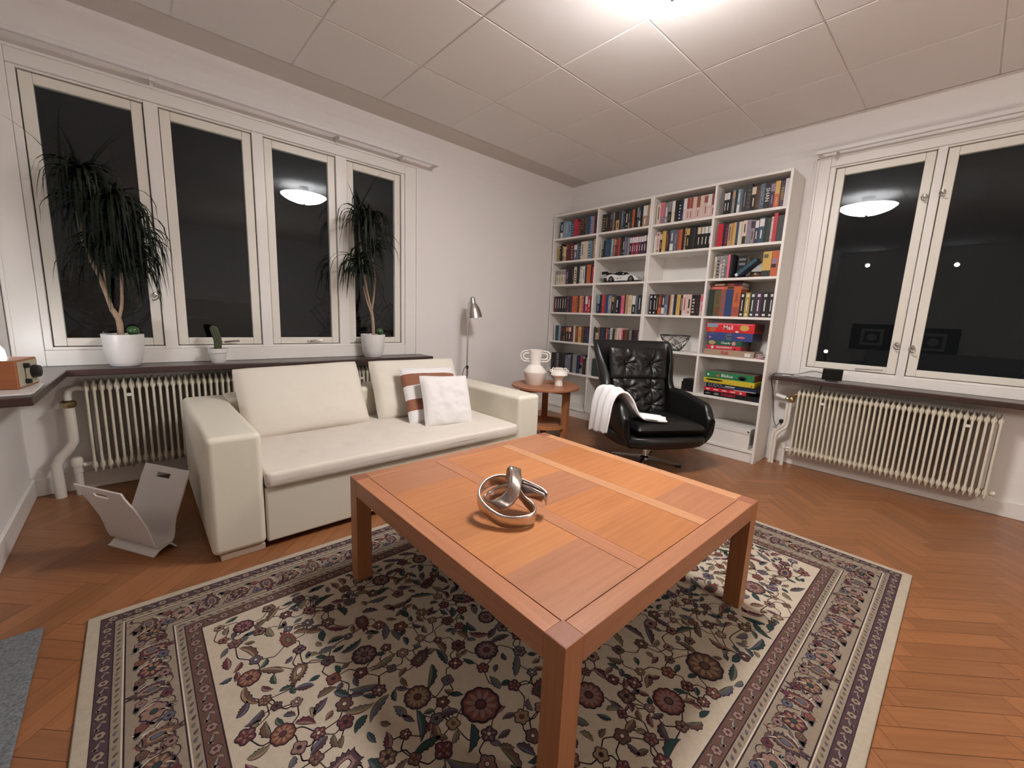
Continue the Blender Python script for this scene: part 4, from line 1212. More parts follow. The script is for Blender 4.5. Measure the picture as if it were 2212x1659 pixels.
# loose cards beside the games
t = thing('card_stack', 'small messy stack of cards beside the box lettered Risk', 'cards', (BX+.05, 1.140, LV[2]+.0005))
rn = random.Random(2)
for k in range(7):
    Mx = Matrix.Translation((rn.uniform(-.008,.008), rn.uniform(-.012,.012), k*.0052)) @ Matrix.Rotation(rn.uniform(-.5,.5), 4, 'Z')
    mb = MB(); mb.box(-.030, -.022, 0, .030, .022, .005, 0, Mx)
    mb.build('card_pack', [W, BM['P'], BM['i'], BM['g'], W, BM['s'], BM['i']][k], t)

# ================================================================ OTHER THINGS ON THE SHELVES
# white lidded storage box, bottom right
t = thing('storage_box', 'white lidded cardboard box on the bottom shelf, rightmost column', 'box', (BX+.145, 1.305, LV[0]+.0005))
mb = MB(); mb.box(-.13, -.175, 0, .12, .175, .155); mb.build('body', M_shelf, t, bevel=.002)
mb = MB(); mb.box(-.1335, -.1785, .132, .1235, .1785, .175); mb.build('lid', mat('box_lid', (.68,.67,.64), .4), t, bevel=.002)
for y in (-.170, .170):
    mb = MB(); mb.ell((-.134, y*.97, .155), (.003, .011, .011), 10, 6); mb.build('corner_fitting', M_steel, t, smooth='all')
mb = MB(); mb.box(-.09, -.1765, .03, .0, -.1752, .11); mb.build('paper_label', BM['g'], t)

# black box
t = thing('black_box', 'small black device box on sixth shelf of the third column', 'box', (BX+.10, 1.71, LV[1]+.0005))
mb = MB(); mb.box(-.06, -.052, 0, .07, .052, .115); mb.box(-.055, .052, 0, .05, .066, .09); mb.build('body', M_blackp, t, bevel=.004)
mb = MB(); mb.tube([(-.05,.05,.012),(-.055,.09,.004),(-.04,.14,.004),(0,.17,.004)], .004, 6); mb.build('cable', M_blackp, t)

# wire bowl
t = thing('wire_bowl', 'black tangled wire bowl on fifth shelf of the third column', 'bowl', (BX+.125, 1.925, LV[2]+.0005))
rn = random.Random(9); mb = MB()
def bp(a, f): r = .045+.085*f**.8; return (r*math.cos(a)*.92, r*math.sin(a)*1.1, .004+.145*f**1.25)
for k in range(20):
    a = rn.uniform(0, 2*PI); f = rn.uniform(0, 1); P = []
    da = rn.uniform(.12, .3)*rn.choice([-1, 1]); df = rn.uniform(-.14, .14)
    for j in range(16):
        P.append(bp(a, max(0, min(1, f)))); a += da; f += df
        if f < 0 or f > 1: df = -df
    mb.tube(catmull(P, 2, False), .0019, 5)
mb.tube([bp(2*PI*k/32, 1) for k in range(32)], .0026, 6, closed=True); mb.tube([bp(2*PI*k/32, .0) for k in range(32)], .0026, 6, closed=True)
mb.build('wire_mesh', mat('black_wire', (.01,.01,.01), .4, .5), t, smooth='all')

# model racing car: nose towards -Y (right of picture)
t = thing('model_car', 'white and black model racing car on the second column\'s third shelf', 'toy car', (BX+.115, 2.545, LV[4]+.0005), R(6)); t.scale = (.88, .84, 1.0)
mw = mat('car_white', (.70,.69,.68), .3); mk = M_blackp
def carsec(y):   # returns half width, bottom, shoulder z, roof z, roof half width
    s = (y+.225)/.45      # 0 nose .. 1 tail
    return s
mb = MB(); N = 36; rows_ = []
prof_sh = [(0,.030),(.04,.052),(.12,.068),(.22,.078),(.32,.076),(.45,.070),(.6,.072),(.75,.084),(.86,.082),(.95,.074),(1,.060)]
prof_rf = [(0,.031),(.04,.053),(.12,.069),(.25,.078),(.33,.084),(.42,.108),(.50,.120),(.58,.121),(.68,.112),(.80,.094),(.95,.077),(1,.061)]
prof_w = [(0,.062),(.06,.080),(.15,.092),(.25,.094),(.4,.088),(.6,.090),(.75,.098),(.9,.094),(1,.080)]
def lerp(pr, s):
    for (a, u), (b, v) in zip(pr[:-1], pr[1:]):
        if s <= b: return u+(v-u)*(s-a)/(b-a)
    return pr[-1][1]
vs = []; fs = []; mi = []
K = 11
for i in range(N+1):
    s = i/N; y = -.215+.43*s; wd = lerp(prof_w, s); sh = lerp(prof_sh, s); rf = lerp(prof_rf, s); cab = .3 < s < .86
    rw = wd*(.66 if cab else .8)
    lo = .016
    arch = 0
    for c in (.185, .80):
        dd = abs(s-c)/.095
        if dd < 1: arch = max(arch, math.sqrt(1-dd*dd)*.048)
    zl = lo+arch
    P = [(-wd*.9, y, zl), (-wd, y, max(zl+.004, sh*.55)), (-wd*.985, y, sh-.004), (-wd*.9, y, sh+.002), (-rw, y, rf-.008 if cab else rf-.002), (0, y, rf), (rw, y, rf-.008 if cab else rf-.002), (wd*.9, y, sh+.002), (wd*.985, y, sh-.004), (wd, y, max(zl+.004, sh*.55)), (wd*.9, y, zl)]
    P[4] = (-rw, y, max(P[4][2], sh+.003)); P[6] = (rw, y, max(P[6][2], sh+.003))
    vs += P
for i in range(N):
    s = (i+.5)/N
    for j in range(K-1):
        fs.append((i*K+j, i*K+j+1, (i+1)*K+j+1, (i+1)*K+j))
        glass = (j in (3, 6) and .36 < s < .74) or (j in (4, 5) and (.31 < s < .44))
        mi.append(1 if glass else 0)
n = len(vs); fs.append(list(range(K))); mi.append(0); fs.append([N*K+j for j in range(K)][::-1]); mi.append(1)
mb.v = [Vector(p) for p in vs]; mb.f = fs; mb.m = mi
mb.build('body', [mw, mk], t, smooth=True, angle=35)
mb = MB(); mb.box(-.082, -.225, .006, .082, .222, .020); mb.box(-.09, -.235, .004, .09, -.19, .012); mb.box(-.088, .19, .008, .088, .235, .05); mb.box(-.07,-.05,.02,.07,.1,.06); mb.build('underbody', mk, t, bevel=.003)
mb = MB(); mb.box(-.1, .165, .098, .1, .262, .104); mb.box(-.1, .175, .085, -.096, .258, .115); mb.box(.096, .175, .085, .1, .258, .115); mb.box(-.04, .19, .075, -.035, .23, .10); mb.box(.035, .19, .075, .04, .23, .10)
mb.build('rear_wing', mk, t)
for y in (-.135, .13):
    for x in (-.078, .078):
        mb = MB(); Mx = Matrix.Translation((x, y, .034)) @ Matrix.Rotation(PI/2, 4, 'Y')
        mb.lathe([(0,-.014),(.020,-.014),(.030,-.014),(.034,-.009),(.034,.009),(.030,.014),(.020,.014),(0,.014)], 24, 0, Mx)
        wh = mb.build('wheel', mk, t, smooth=True, angle=30)
        mb = MB(); sx = -1 if x < 0 else 1
        for k in range(8):
            Mx = Matrix.Translation((x+sx*.0145, y, .034)) @ Matrix.Rotation(2*PI*k/8, 4, 'X'); mb.box(-.001, -.002, .004, .001, .002, .02, 0, Mx)
        mb.build('rim', M_steel, wh)
for x in (-.102, .102):
    mb = MB(); mb.ell((x*.95, -.035, .086), (.010, .008, .008), 8, 6); mb.build('wing_mirror', mw, t, smooth='all')
mb = MB(); mb.box(-.0915, -.01, .04, -.0905, .0, .05); mb.box(-.0915, .03, .038, -.0905, .045, .046); mb.build('decal', BM['e'], t)
# long black carton behind the car's nose
t = thing('black_carton', 'flat black box with white paper on it beside the model car', 'box', (BX+.205, 2.285, LV[4]+.0005))
mb = MB(); mb.box(-.06, -.038, 0, .065, .05, .062); mb.build('body', M_blackp, t, bevel=.003)
mb = MB(); mb.box(-.05, -.03, .0625, .03, .04, .070); mb.build('paper', M_white, t)

# ================================================================ PATTERNED RUG
def make_rug():
    X0, X1, Y0, Y1 = -.205, 2.64, .022, 1.972
    H = .0098
    t = thing('oriental_rug', 'large ivory oriental rug with floral field and brown border', 'rug', ((X0+X1)/2, (Y0+Y1)/2, 0))
    off = t.location
    cols = {'ivory': (.47,.40,.31), 'taupe': (.25,.20,.15), 'plum': (.075,.045,.052), 'brown': (.115,.065,.05), 'out': (.035,.022,.028), 'brick': (.17,.06,.045),
            'rose': (.22,.13,.12), 'teal': (.030,.055,.052), 'slate': (.095,.095,.125), 'sage': (.13,.125,.085), 'tan': (.24,.16,.10), 'cream': (.50,.43,.34), 'maroon': (.105,.035,.042), 'edge': (.42,.36,.28)}
    names = list(cols)
    mats = [mat('wool_'+k, cols[k], .95, bump=.9, bscale=600, var=.14, vscale=60, spec=.1) for k in names]
    ix = {k: i for i, k in enumerate(names)}
    # pile body
    mb = MB(off); mb.box(X0, Y0, 0, X1, Y1, H)
    mb.build('pile', mats[ix['edge']], t, loc=(0,0,0), bevel=.004)
    rn = random.Random(21)
    fl = MB(off)
    LAY = .00022
    def poly(pts, col, z):
        a = sum(pts[i-1][0]*pts[i][1]-pts[i][0]*pts[i-1][1] for i in range(len(pts)))
        if a < 0: pts = pts[::-1]
        fl.add([(x, y, H+z*LAY) for x, y in pts], [list(range(len(pts)))], ix[col])
    def fan(c, pts, col, z):       # star-shaped outlines are built as triangle fans
        a = sum(pts[i-1][0]*pts[i][1]-pts[i][0]*pts[i-1][1] for i in range(len(pts)))
        if a < 0: pts = pts[::-1]
        n = len(pts)
        fl.add([(x, y, H+z*LAY) for x, y in pts]+[(c[0], c[1], H+z*LAY)], [(i, (i+1) % n, n) for i in range(n)], ix[col])
    def rect(a, b, c, d, col, z): poly([(a,b),(c,b),(c,d),(a,d)], col, z)
    def frame(i0, i1, col, z):
        rect(X0+i0, Y0+i0, X1-i0, Y0+i1, col, z); rect(X0+i0, Y1-i1, X1-i0, Y1-i0, col, z)
        rect(X0+i0, Y0+i1, X0+i1, Y1-i1, col, z); rect(X1-i1, Y0+i1, X1-i0, Y1-i1, col, z)
    def flower(x, y, r, n, c1, c2, c3, z, rot=0, deep=.2):
        def out(rr, dp, m=1):
            k = 8; return [(x+rr*(1-dp+dp*abs(math.cos((a-rot)*n/2)))*math.cos(a), y+rr*(1-dp+dp*abs(math.cos((a-rot)*n/2)))*math.sin(a)) for a in [2*PI*j/(n*k) for j in range(n*k)]]
        fan((x,y), out(r*1.14, deep*.8), 'out', z); fan((x,y), out(r, deep), c1, z+1)
        if r > .014:
            for j in range(n):     # lighter petal hearts
                a = rot+2*PI*(j)/n; cx, cy = x+r*.58*math.cos(a), y+r*.58*math.sin(a)
                el = [(cx+r*.30*math.cos(q)*math.cos(a)-r*.13*math.sin(q)*math.sin(a), cy+r*.30*math.cos(q)*math.sin(a)+r*.13*math.sin(q)*math.cos(a)) for q in [2*PI*k/10 for k in range(10)]]
                poly(el, c2, z+2)
        fan((x,y), [(x+r*.34*math.cos(a), y+r*.34*math.sin(a)) for a in [2*PI*k/14 for k in range(14)]], 'out', z+3)
        fan((x,y), [(x+r*.25*math.cos(a), y+r*.25*math.sin(a)) for a in [2*PI*k/12 for k in range(12)]], c3, z+4)
    def palmette(x, y, r, ang, c1, c2, c3, z):
        ca, sa = math.cos(ang), math.sin(ang)
        def T(u, v): return (x+u*ca-v*sa, y+u*sa+v*ca)
        def shape(s, jag):
            P = []
            for k in range(33):
                a = -PI*.86+2*PI*.86*k/32
                rr = r*s*(1.25 if abs(a) < .2 else 1)*(1+jag*(1 if k % 2 else -1))*(.72+.38*math.cos(a)**2*(1 if math.cos(a) > 0 else .2))
                P.append(T(rr*math.cos(a)*1.15, rr*math.sin(a)*.85))
            return P
        c = (x, y)
        fan(c, shape(1.12, .12), 'out', z); fan(c, shape(1.0, .14), c1, z+1); fan(c, shape(.66, .08), c2, z+2); fan(c, shape(.42, .02), 'out', z+3); fan(c, shape(.34, .02), c3, z+4)
    def leaf(x, y, L, wd, ang, curve, c1, c2, z, jag=True):
        n = 10; up = []; dn = []; mid = []
        for k in range(n+1):
            s = k/n; a = ang+curve*s
            if k == 0: px, py = x, y
            else: px += L/n*math.cos(a); py += L/n*math.sin(a)
            w_ = wd*math.sin(PI*min(1, s*1.02))**.8*(1-.35*s)
            j = (1+.35*(k % 2)) if jag else 1
            up.append((px-w_*j*math.sin(a), py+w_*j*math.cos(a))); dn.append((px+w_*.8*math.sin(a), py-w_*.8*math.cos(a))); mid.append((px, py))
        for k in range(n):
            for (A, B_, c) in ((up, mid, c1), (mid, dn, c2)):
                q = [A[k], A[k+1], B_[k+1], B_[k]]
                if abs(sum(q[i-1][0]*q[i][1]-q[i][0]*q[i-1][1] for i in range(4))) > 1e-9: poly(q, c, z+1)
        # outline
        o1 = [(u[0]*1.0+(u[0]-m_[0])*.28, u[1]+(u[1]-m_[1])*.28) for u, m_ in zip(up, mid)]
        o2 = [(u[0]+(u[0]-m_[0])*.28, u[1]+(u[1]-m_[1])*.28) for u, m_ in zip(dn, mid)]
        for k in range(n):
            q = [o1[k], o1[k+1], o2[k+1], o2[k]]
            if abs(sum(q[i-1][0]*q[i][1]-q[i][0]*q[i-1][1] for i in range(4))) > 1e-9: poly(q, 'out', z)
        return mid[-1]
    def vine(P, wd, col, z):
        P = [Vector((p[0], p[1], 0)) for p in P]
        Q = catmull(P, 6, False)
        for a, b in zip(Q[:-1], Q[1:]):
            d = (b-a)
            if d.length < 1e-6: continue
            n = Vector((-d.y, d.x, 0)).normalized()*wd
            e = d.normalized()*wd*.6
            poly([(a+n-e)[:2], (b+n+e)[:2], (b-n+e)[:2], (a-n-e)[:2]], col, z)
    # --- border bands (distance from the rug's edge)
    bands = [(.034,.036,'out'),(.036,.070,'plum'),(.070,.073,'out'),(.073,.094,'taupe'),(.094,.098,'cream'),(.098,.102,'out'),(.102,.222,'taupe'),(.222,.226,'out'),(.226,.230,'cream'),(.230,.252,'taupe'),(.252,.255,'out'),(.255,.296,'brown'),(.296,.300,'out')]
    for a, b, c in bands: frame(a, b, c, 1)
    rect(X0+.300, Y0+.300, X1-.300, Y1-.300, 'ivory', 1)
    # runs: function mapping (s along, d from edge) for each side
    sides = [(X1-X0, lambda s, d: (X0+s, Y0+d), 0), (X1-X0, lambda s, d: (X0+s, Y1-d), 1), (Y1-Y0, lambda s, d: (X0+d, Y0+s), 2), (Y1-Y0, lambda s, d: (X1-d, Y0+s), 3)]
    ang0 = {0: (0, PI/2), 1: (0, -PI/2), 2: (PI/2, 0), 3: (PI/2, PI)}
    for L_, fn, si in sides:
        al, inw = ang0[si]
        sg_ = 1 if si in (0, 3) else -1
        def AL(s0, d0, L0, w0, th, cv, c1, c2, z, jag=True): leaf(*fn(s0, d0), L0, w0, al+sg_*th, sg_*cv, c1, c2, z, jag)
        for (d, hw, pit, kind) in ((.053, .0145, .034, 'g'), (.0835, .007, .024, 's'), (.241, .008, .026, 's'), (.2755, .0165, .038, 'g')):
            s = d+pit*.4; k = 0
            while s < L_-d:
                x, y = fn(s, d)
                if kind == 'g':
                    if k % 2 == 0: flower(x, y, hw*.85, 6, 'taupe' if d < .1 else 'rose', 'taupe', 'maroon', 2)
                    else:
                        AL(s-pit*.42, d-hw*.7, pit*.9, hw*.36, .75, -.6, 'taupe', 'slate', 2, False)
                        AL(s+pit*.1, d+hw*.75, pit*.5, hw*.3, -.3, -.9, 'rose', 'taupe', 2, False); AL(s-pit*.1, d-hw*.75, pit*.5, hw*.3, PI-.3, -.9, 'rose', 'taupe', 2, False)
                else:
                    c = ['slate', 'brown', 'sage', 'plum'][k % 4]
                    AL(s-hw, d-hw*.35, hw*2.4, hw*.5, .35 if k % 2 else -.1, .5 if k % 2 else 1.0, c, c, 2, False)
                s += pit; k += 1
        # main border
        s = .16; k = 0
        while s < L_-.14:
            x, y = fn(s, .162)
            sg = 1 if k % 2 else -1
            if k % 2 == 0: palmette(x, y, .034, inw if k % 4 == 0 else inw+PI, ['brown','plum','maroon'][k//2 % 3], 'tan', 'slate', 4)
            else: flower(x, y, .030, 8, ['maroon','rose','brown'][k % 3], 'tan', 'teal', 4, rot=k)
            x2, y2 = fn(s+.052, .135); x3, y3 = fn(s+.052, .192)
            flower(x2, y2, .013, 5, ['brick','rose','brown'][k % 3], 'tan', 'sage', 4)
            flower(x3, y3, .014, 6, ['slate','maroon','rose'][k % 3], 'tan', 'out', 4)
            AL(s+.026, .118, .05, .008, .9, -1.0, 'teal', 'slate', 2)
            AL(s+.065, .205, .045, .007, PI+.7, -.9, 'tan', 'sage', 2); AL(s+.01, .128, .05, .0025, .5, 1.2, 'cream', 'cream', 5, False); AL(s-.02, .198, .05, .0025, -.5, -1.2, 'cream', 'cream', 5, False)
            AL(s-.03, .203, .04, .007, -.6, .8, 'brown', 'plum', 2); AL(s+.02, .122, .035, .006, .5, -.9, 'slate', 'plum', 2)
            for q in range(14):
                a, b = rn.uniform(-.05, .05), rn.uniform(.125, .20)
                leaf(*fn(s+a, b), rn.uniform(.018, .034), .0045, rn.uniform(0, 6.28), rn.uniform(-1, 1), rn.choice(['plum','brown','teal','cream','brick']), rn.choice(['plum','slate','taupe']), 2, False)
            vine([fn(s-.05, .12), fn(s-.02, .14), fn(s, .20), fn(s+.03, .205), fn(s+.052, .16)], .0013, 'out', 2)
            s += .092; k += 1
    # --- field: spiralling vines with flowers and serrated leaves
    fx0, fx1, fy0, fy1 = X0+.31, X1-.31, Y0+.31, Y1-.31
    pts = []
    big = []
    def far(x, y, r, L_, ex=0):
        return all(math.hypot(x-a, y-b) > r+q+ex for a, b, q in L_)
    tries = 0
    while len(big) < 60 and tries < 6000:
        tries += 1
        r = rn.choice([.058, .046, .040, .036]) if len(big) < 30 else .032
        x, y = rn.uniform(fx0+r, fx1-r), rn.uniform(fy0+r, fy1-r)
        if far(x, y, r, big, .052): big.append((x, y, r))
    small = []; tries = 0
    while len(small) < 330 and tries < 20000:
        tries += 1
        r = rn.uniform(.014, .024); x, y = rn.uniform(fx0+r, fx1-r), rn.uniform(fy0+r, fy1-r)
        if far(x, y, r, big, .008) and far(x, y, r, small, .014): small.append((x, y, r))
    allp = big+small
    used = set()
    for i, (x, y, r) in enumerate(allp):
        nb = sorted([(math.hypot(x-a, y-b), j) for j, (a, b, q) in enumerate(allp) if j != i])[:3]
        for d, j in nb[:3]:
            if (j, i) in used or d > .24: continue
            used.add((i, j)); a, b, q = allp[j]
            mx, my = (x+a)/2, (y+b)/2; nx, ny = -(b-y)/d, (a-x)/d; bow = d*rn.choice([-.28, .28, .2])
            vine([(x, y), (mx*.6+x*.4+nx*bow*.8, my*.6+y*.4+ny*bow*.8), (mx+nx*bow, my+ny*bow), (a, b)], .0017, rn.choice(['out', 'out', 'plum', 'brown']), 2)
    leaves = []; tries = 0
    while len(leaves) < 900 and tries < 26000:
        tries += 1
        L_ = rn.choice([.035, .045, .06, .085, .10]); x, y = rn.uniform(fx0, fx1), rn.uniform(fy0, fy1); a = rn.uniform(0, 6.28); cv = rn.uniform(-1.6, 1.6)
        ex, ey = x+L_*.9*math.cos(a+cv/2), y+L_*.9*math.sin(a+cv/2); cx, cy = (x+ex)/2, (y+ey)/2
        if not (fx0 < ex < fx1 and fy0 < ey < fy1): continue
        R_ = L_*.30
        if far(cx, cy, R_, allp, -.004) and far(cx, cy, R_, leaves, -.007):
            leaves.append((cx, cy, R_))
            c1, c2 = rn.choice([('teal','slate'), ('teal','sage'), ('slate','sage'), ('brown','tan'), ('maroon','rose'), ('sage','tan'), ('teal','teal'), ('plum','slate'), ('brown','sage')])
            leaf(x, y, L_, .0085 if L_ < .05 else .012, a, cv, c1, c2, 3)
    for x, y, r in big:
        if rn.random() < .45: palmette(x, y, r, rn.uniform(0, 6.28), rn.choice(['maroon','brick','plum','brown']), rn.choice(['rose','tan','brown']), rn.choice(['cream','teal','sage']), 6)
        else: flower(x, y, r*.9, rn.choice([9, 10, 12]), rn.choice(['maroon','brown','plum','brick']), rn.choice(['rose','tan']), rn.choice(['brown','maroon']), 6, rot=rn.uniform(0, 3), deep=.1)
    for x, y, r in small:
        flower(x, y, r, rn.choice([4, 5, 5, 6]), rn.choice(['maroon','rose','tan','brick','plum','brown','slate']), rn.choice(['tan','rose','brown']), rn.choice(['out','brick','cream']), 6, rot=rn.uniform(0, 3), deep=.3)
    fl.build('woven_pattern', mats, t, loc=(0,0,0))
make_rug()
# grey mat at the left edge
mb = MB((-.80, 1.15, 0)); mb.prism([(-1.25,.3),(-.30,.3),(-.315,2.018),(-1.25,2.0)], 0, .010)
o = mb.build('woven_mat', M_mat, bevel=.003); tag(o, 'blue-grey woven mat at the left edge of the parquet', 'mat')

# ================================================================ PLANTS ON THE SILLS
def leaf_strip(mb, base, yaw, L, w, rise, droop, rn, n=7, twist=0):
    d = Vector((math.cos(yaw), math.sin(yaw), 0)); p = Vector(base); el = rise
    side0 = Vector((-d.y, d.x, 0)); cur = []
    for k in range(n+1):
        s = k/n
        wd = w*(.55+.6*math.sin(PI*min(1, s*.9+.15)))*(1-s)**.55
        sd = side0*math.cos(twist)+Vector((0,0,1))*math.sin(twist)*.6
        cur.append((p.copy(), sd, wd))
        v = d*math.cos(el)+Vector((0,0,1))*math.sin(el)
        p = p+v*(L/n); el -= droop/n*(1.15 if el > -1.2 else .15)
        el = max(el, -1.52)
    vs = []; fs = []
    for q, sd, wd in cur:
        vs += [q-sd*wd, q+Vector((0,0,-wd*.35)), q+sd*wd]
    for k in range(n):
        a = 3*k; fs += [(a, a+3, a+4, a+1), (a+1, a+4, a+5, a+2)]
    mb.add(vs, fs)
def pot(t, prof, M_=None, seg=40, name='pot'):
    mb = MB(); mb.lathe(prof, seg); return mb.build(name, M_ or M_pot, t, smooth=True, angle=40)
def palm(label, loc, potprof, soilz, soilr, stems, crowns, seed, ymax):
    t = thing('potted_dracaena', label, 'potted plant', loc)
    pot(t, potprof)
    mb = MB(); mb.lathe([(0, soilz-.01), (soilr, soilz-.01), (soilr, soilz), (soilr*.5, soilz+.005), (0, soilz+.006)], 24); mb.build('soil', M_soil, t, smooth=True)
    for pts_, r0, r1 in stems:
        P = catmull(pts_, 5, False); n = len(P); mb = MB()
        mb.tube(P, [(r0+(r1-r0)*i/(n-1))*(1+.05*math.sin(i*2.1)) for i in range(n)], 9); mb.build('stem', M_stem, t, smooth='all')
    rn = random.Random(seed); mb = MB()
    for (c, n, Lm, up, spread) in crowns:
        for k in range(n):
            yaw = rn.uniform(0, 2*PI)
            L_ = Lm*rn.uniform(.6, 1.1); rise = rn.uniform(up, 1.45); b = Vector(c)+Vector((0, 0, rn.uniform(-.10, .02)))
            # keep the leaves off the glass: leaves pointing outwards are swung back
            if math.sin(yaw) > .3: yaw += PI if rn.random() < .5 else rn.choice([-1, 1])*.9
            if math.sin(yaw) > 0: L_ *= .55
            leaf_strip(mb, b, yaw, L_, .0085*rn.uniform(.8, 1.2), rise, rn.uniform(*spread), rn, 9, rn.uniform(-.8, .8))
    for v in mb.v:
        yy = v.y+loc[1]
        if yy > ymax: v.y = ymax-loc[1]-(yy-ymax)*.15
        if v.x+loc[0] < -.50: v.x = -.50-loc[0]
        if v.z < -.02: v.z = -.02
    mb.build('foliage', M_leaf, t)
    return t
ymx = YA-.05
palm('tall drooping long-leaved plant in large white pot, leftmost window pane', (-.055, 3.385, ZS),
     [(0,0),(.062,0),(.068,.004),(.078,.03),(.091,.10),(.0955,.17),(.0965,.188),(.094,.19),(.090,.186),(.088,.16),(.06,.155),(0,.155)], .176, .090,
     [([(-.008,0,.17),(-.010,0,.27),(-.035,0,.335)], .017, .014), ([(-.035,0,.335),(-.072,0,.52),(-.113,-.005,.67),(-.125,-.01,.87),(-.108,-.01,1.05)], .0115, .008),
      ([(-.035,0,.335),(-.045,.01,.45),(-.05,.01,.58),(-.045,.01,.66)], .008, .006), ([(-.010,0,.27),(.010,-.01,.36),(.020,-.01,.48),(.03,-.015,.60)], .009, .007)],
     [((-.10,-.01,1.04), 95, .33, .75, (3.3, 4.6)), ((-.11,-.01,.94), 40, .28, .4, (3.0, 4.2)), ((.02,-.03,.90), 130, .44, .4, (3.2, 4.4)), ((.09,-.03,.76), 95, .38, .4, (3.2, 4.4)), ((-.17,-.02,1.06), 3, .40, .5, (1.2, 1.8)), ((-.045,.0,.70), 60, .38, .3, (2.6, 3.6)), ((.03,-.02,.64), 80, .42, .3, (2.8, 3.8)), ((-.10,-.01,1.02), 7, .42, 1.25, (.1, .9))], 4, ymx)
palm('slender drooping plant in white pot at right end of the sill', (1.483, 3.375, ZS),
     [(0,0),(.066,0),(.071,.004),(.085,.05),(.094,.12),(.098,.186),(.098,.19),(.095,.192),(.091,.188),(.088,.16),(0,.155)], .178, .091,
     [([(.004,0,.17),(.002,0,.28),(-.010,0,.385)], .014, .012), ([(-.010,0,.385),(.012,0,.52),(.022,0,.68),(.0,0,.82)], .009, .006), ([(-.010,0,.385),(-.045,0,.54),(-.075,-.01,.70),(-.10,-.01,.92),(-.105,-.01,1.08)], .009, .006), ([(-.012,0,.36),(-.05,0,.47),(-.075,0,.58)], .007, .005)],
     [((-.10,-.01,1.10), 50, .42, .5, (2.8, 4.0)), ((-.03,-.01,1.10), 55, .42, .4, (2.8, 4.0)), ((0,-.01,.92), 40, .36, .2, (2.6, 3.6)), ((-.12,-.01,.75), 80, .44, .3, (2.8, 4.0)), ((-.09,-.01,1.12), 8, .36, 1.2, (.2, 1.0))], 8, ymx)
for (x, y, z, lab) in ((-.008, 3.375, ZS+.172, 'green glass watering globe in the large left pot'), (1.537, 3.365, ZS+.178, 'green glass watering globe in the pot at right end of the sill')):
    t = thing('watering_globe', lab, 'watering globe', (x, y, z))
    mb = MB(); mb.ell((0,0,.038), (.030,.030,.029), 20, 14); mb.build('globe', M_glassg, t, smooth='all')
    mb = MB(); mb.tube([(0,0,.012),(0,0,-.008)], .007, 10); mb.build('neck', M_glassg, t, smooth='all')
# cactus
t = thing('potted_cactus', 'small cactus in a white pot on the sill', 'potted plant', (.402, 3.365, ZS))
pot(t, [(0,0),(.036,0),(.039,.004),(.048,.066),(.055,.068),(.0575,.096),(.054,.097),(.050,.094),(.047,.085),(0,.084)])
mb = MB(); mb.lathe([(0,.08),(.05,.082),(.048,.092),(0,.094)], 20); mb.build('soil', M_soil, t, smooth=True)
mb = MB()
def cac(u, v):
    a = 2*PI*u; z = .092+.155*v; r = .022*(1+.1*math.cos(a*11))*math.sqrt(max(0, 1-max(0, (v-.8)/.2)**2))*(.88+.2*v)
    return (r*math.cos(a)-.012*v*v+.004*math.sin(v*5), r*math.sin(a), z)
mb.grid(cac, 66, 22); mb.build('cactus_body', M_cact, t, smooth='all')

# plant on the right-hand sill whose leaf tips reach into the picture
t = thing('arching_plant', 'leafy green plant at the right edge on the right-hand sill', 'potted plant', (3.93, -.62, ZS))
pot(t, [(0,0),(.06,0),(.064,.004),(.082,.14),(.084,.15),(.08,.15),(.076,.13),(0,.12)])
rn = random.Random(3); mb = MB()
for k in range(26):
    yaw = rn.uniform(0, 2*PI); leaf_strip(mb, (0,0,.13), yaw if math.cos(yaw) < .2 else yaw+PI, rn.uniform(.25, .40), .013, rn.uniform(.5, 1.3), rn.uniform(1.5, 2.6), rn, 8, rn.uniform(-.3, .3))
for (yw, L_) in ((PI/2+.18, .46), (PI/2+.30, .43), (PI/2+.05, .44), (PI/2+.42, .40)):
    leaf_strip(mb, (0,0,.13), yw, L_, .013, .75, 1.75, rn, 9, .2)
mb.build('foliage', mat('green_leaf', (.03,.06,.025), .45), t)

# ================================================================ LEFT SILL: RADIO AND LAMP
t = thing('saucer_tray', 'thin white tray under the radio on the left sill', 'tray', (-.395, 2.62, ZS))
mb = MB(); mb.prism([(-.09,-.16),(.065,-.155),(.075,-.12),(.078,.12),(-.09,.13)], 0, .008); mb.build('tray_plate', M_pot, t, bevel=.003)
t = thing('table_radio', 'small wooden table radio with cream front on the left sill', 'radio', (-.405, 2.68, ZS+.0085), R(-12))
mb = MB(); mb.box(-.075, -.09, 0, .055, .09, .118); mb.build('cabinet', M_radio, t, bevel=.005)
mb = MB(); mb.box(.054, -.082, .008, .058, .082, .110); mb.build('front_panel', M_radiof, t, bevel=.002)
mb = MB(); mb.lathe([(0,0),(.026,0),(.028,.006),(.025,.022),(0,.024)], 24, 0, Matrix.Translation((.058, .035, .060)) @ Matrix.Rotation(PI/2, 4, 'Y')); mb.build('tuning_knob', M_blackp, t, smooth=True)
for z in (.026, .092):
    mb = MB(); mb.lathe([(0,0),(.011,0),(.010,.015),(0,.016)], 16, 0, Matrix.Translation((.058, -.03, z)) @ Matrix.Rotation(PI/2, 4, 'Y')); mb.build('small_knob', M_blackp, t, smooth=True)
mb = MB(); mb.box(.0578, -.032, .035, .0592, -.028, .083); mb.build('dial_line', M_blackp, t)
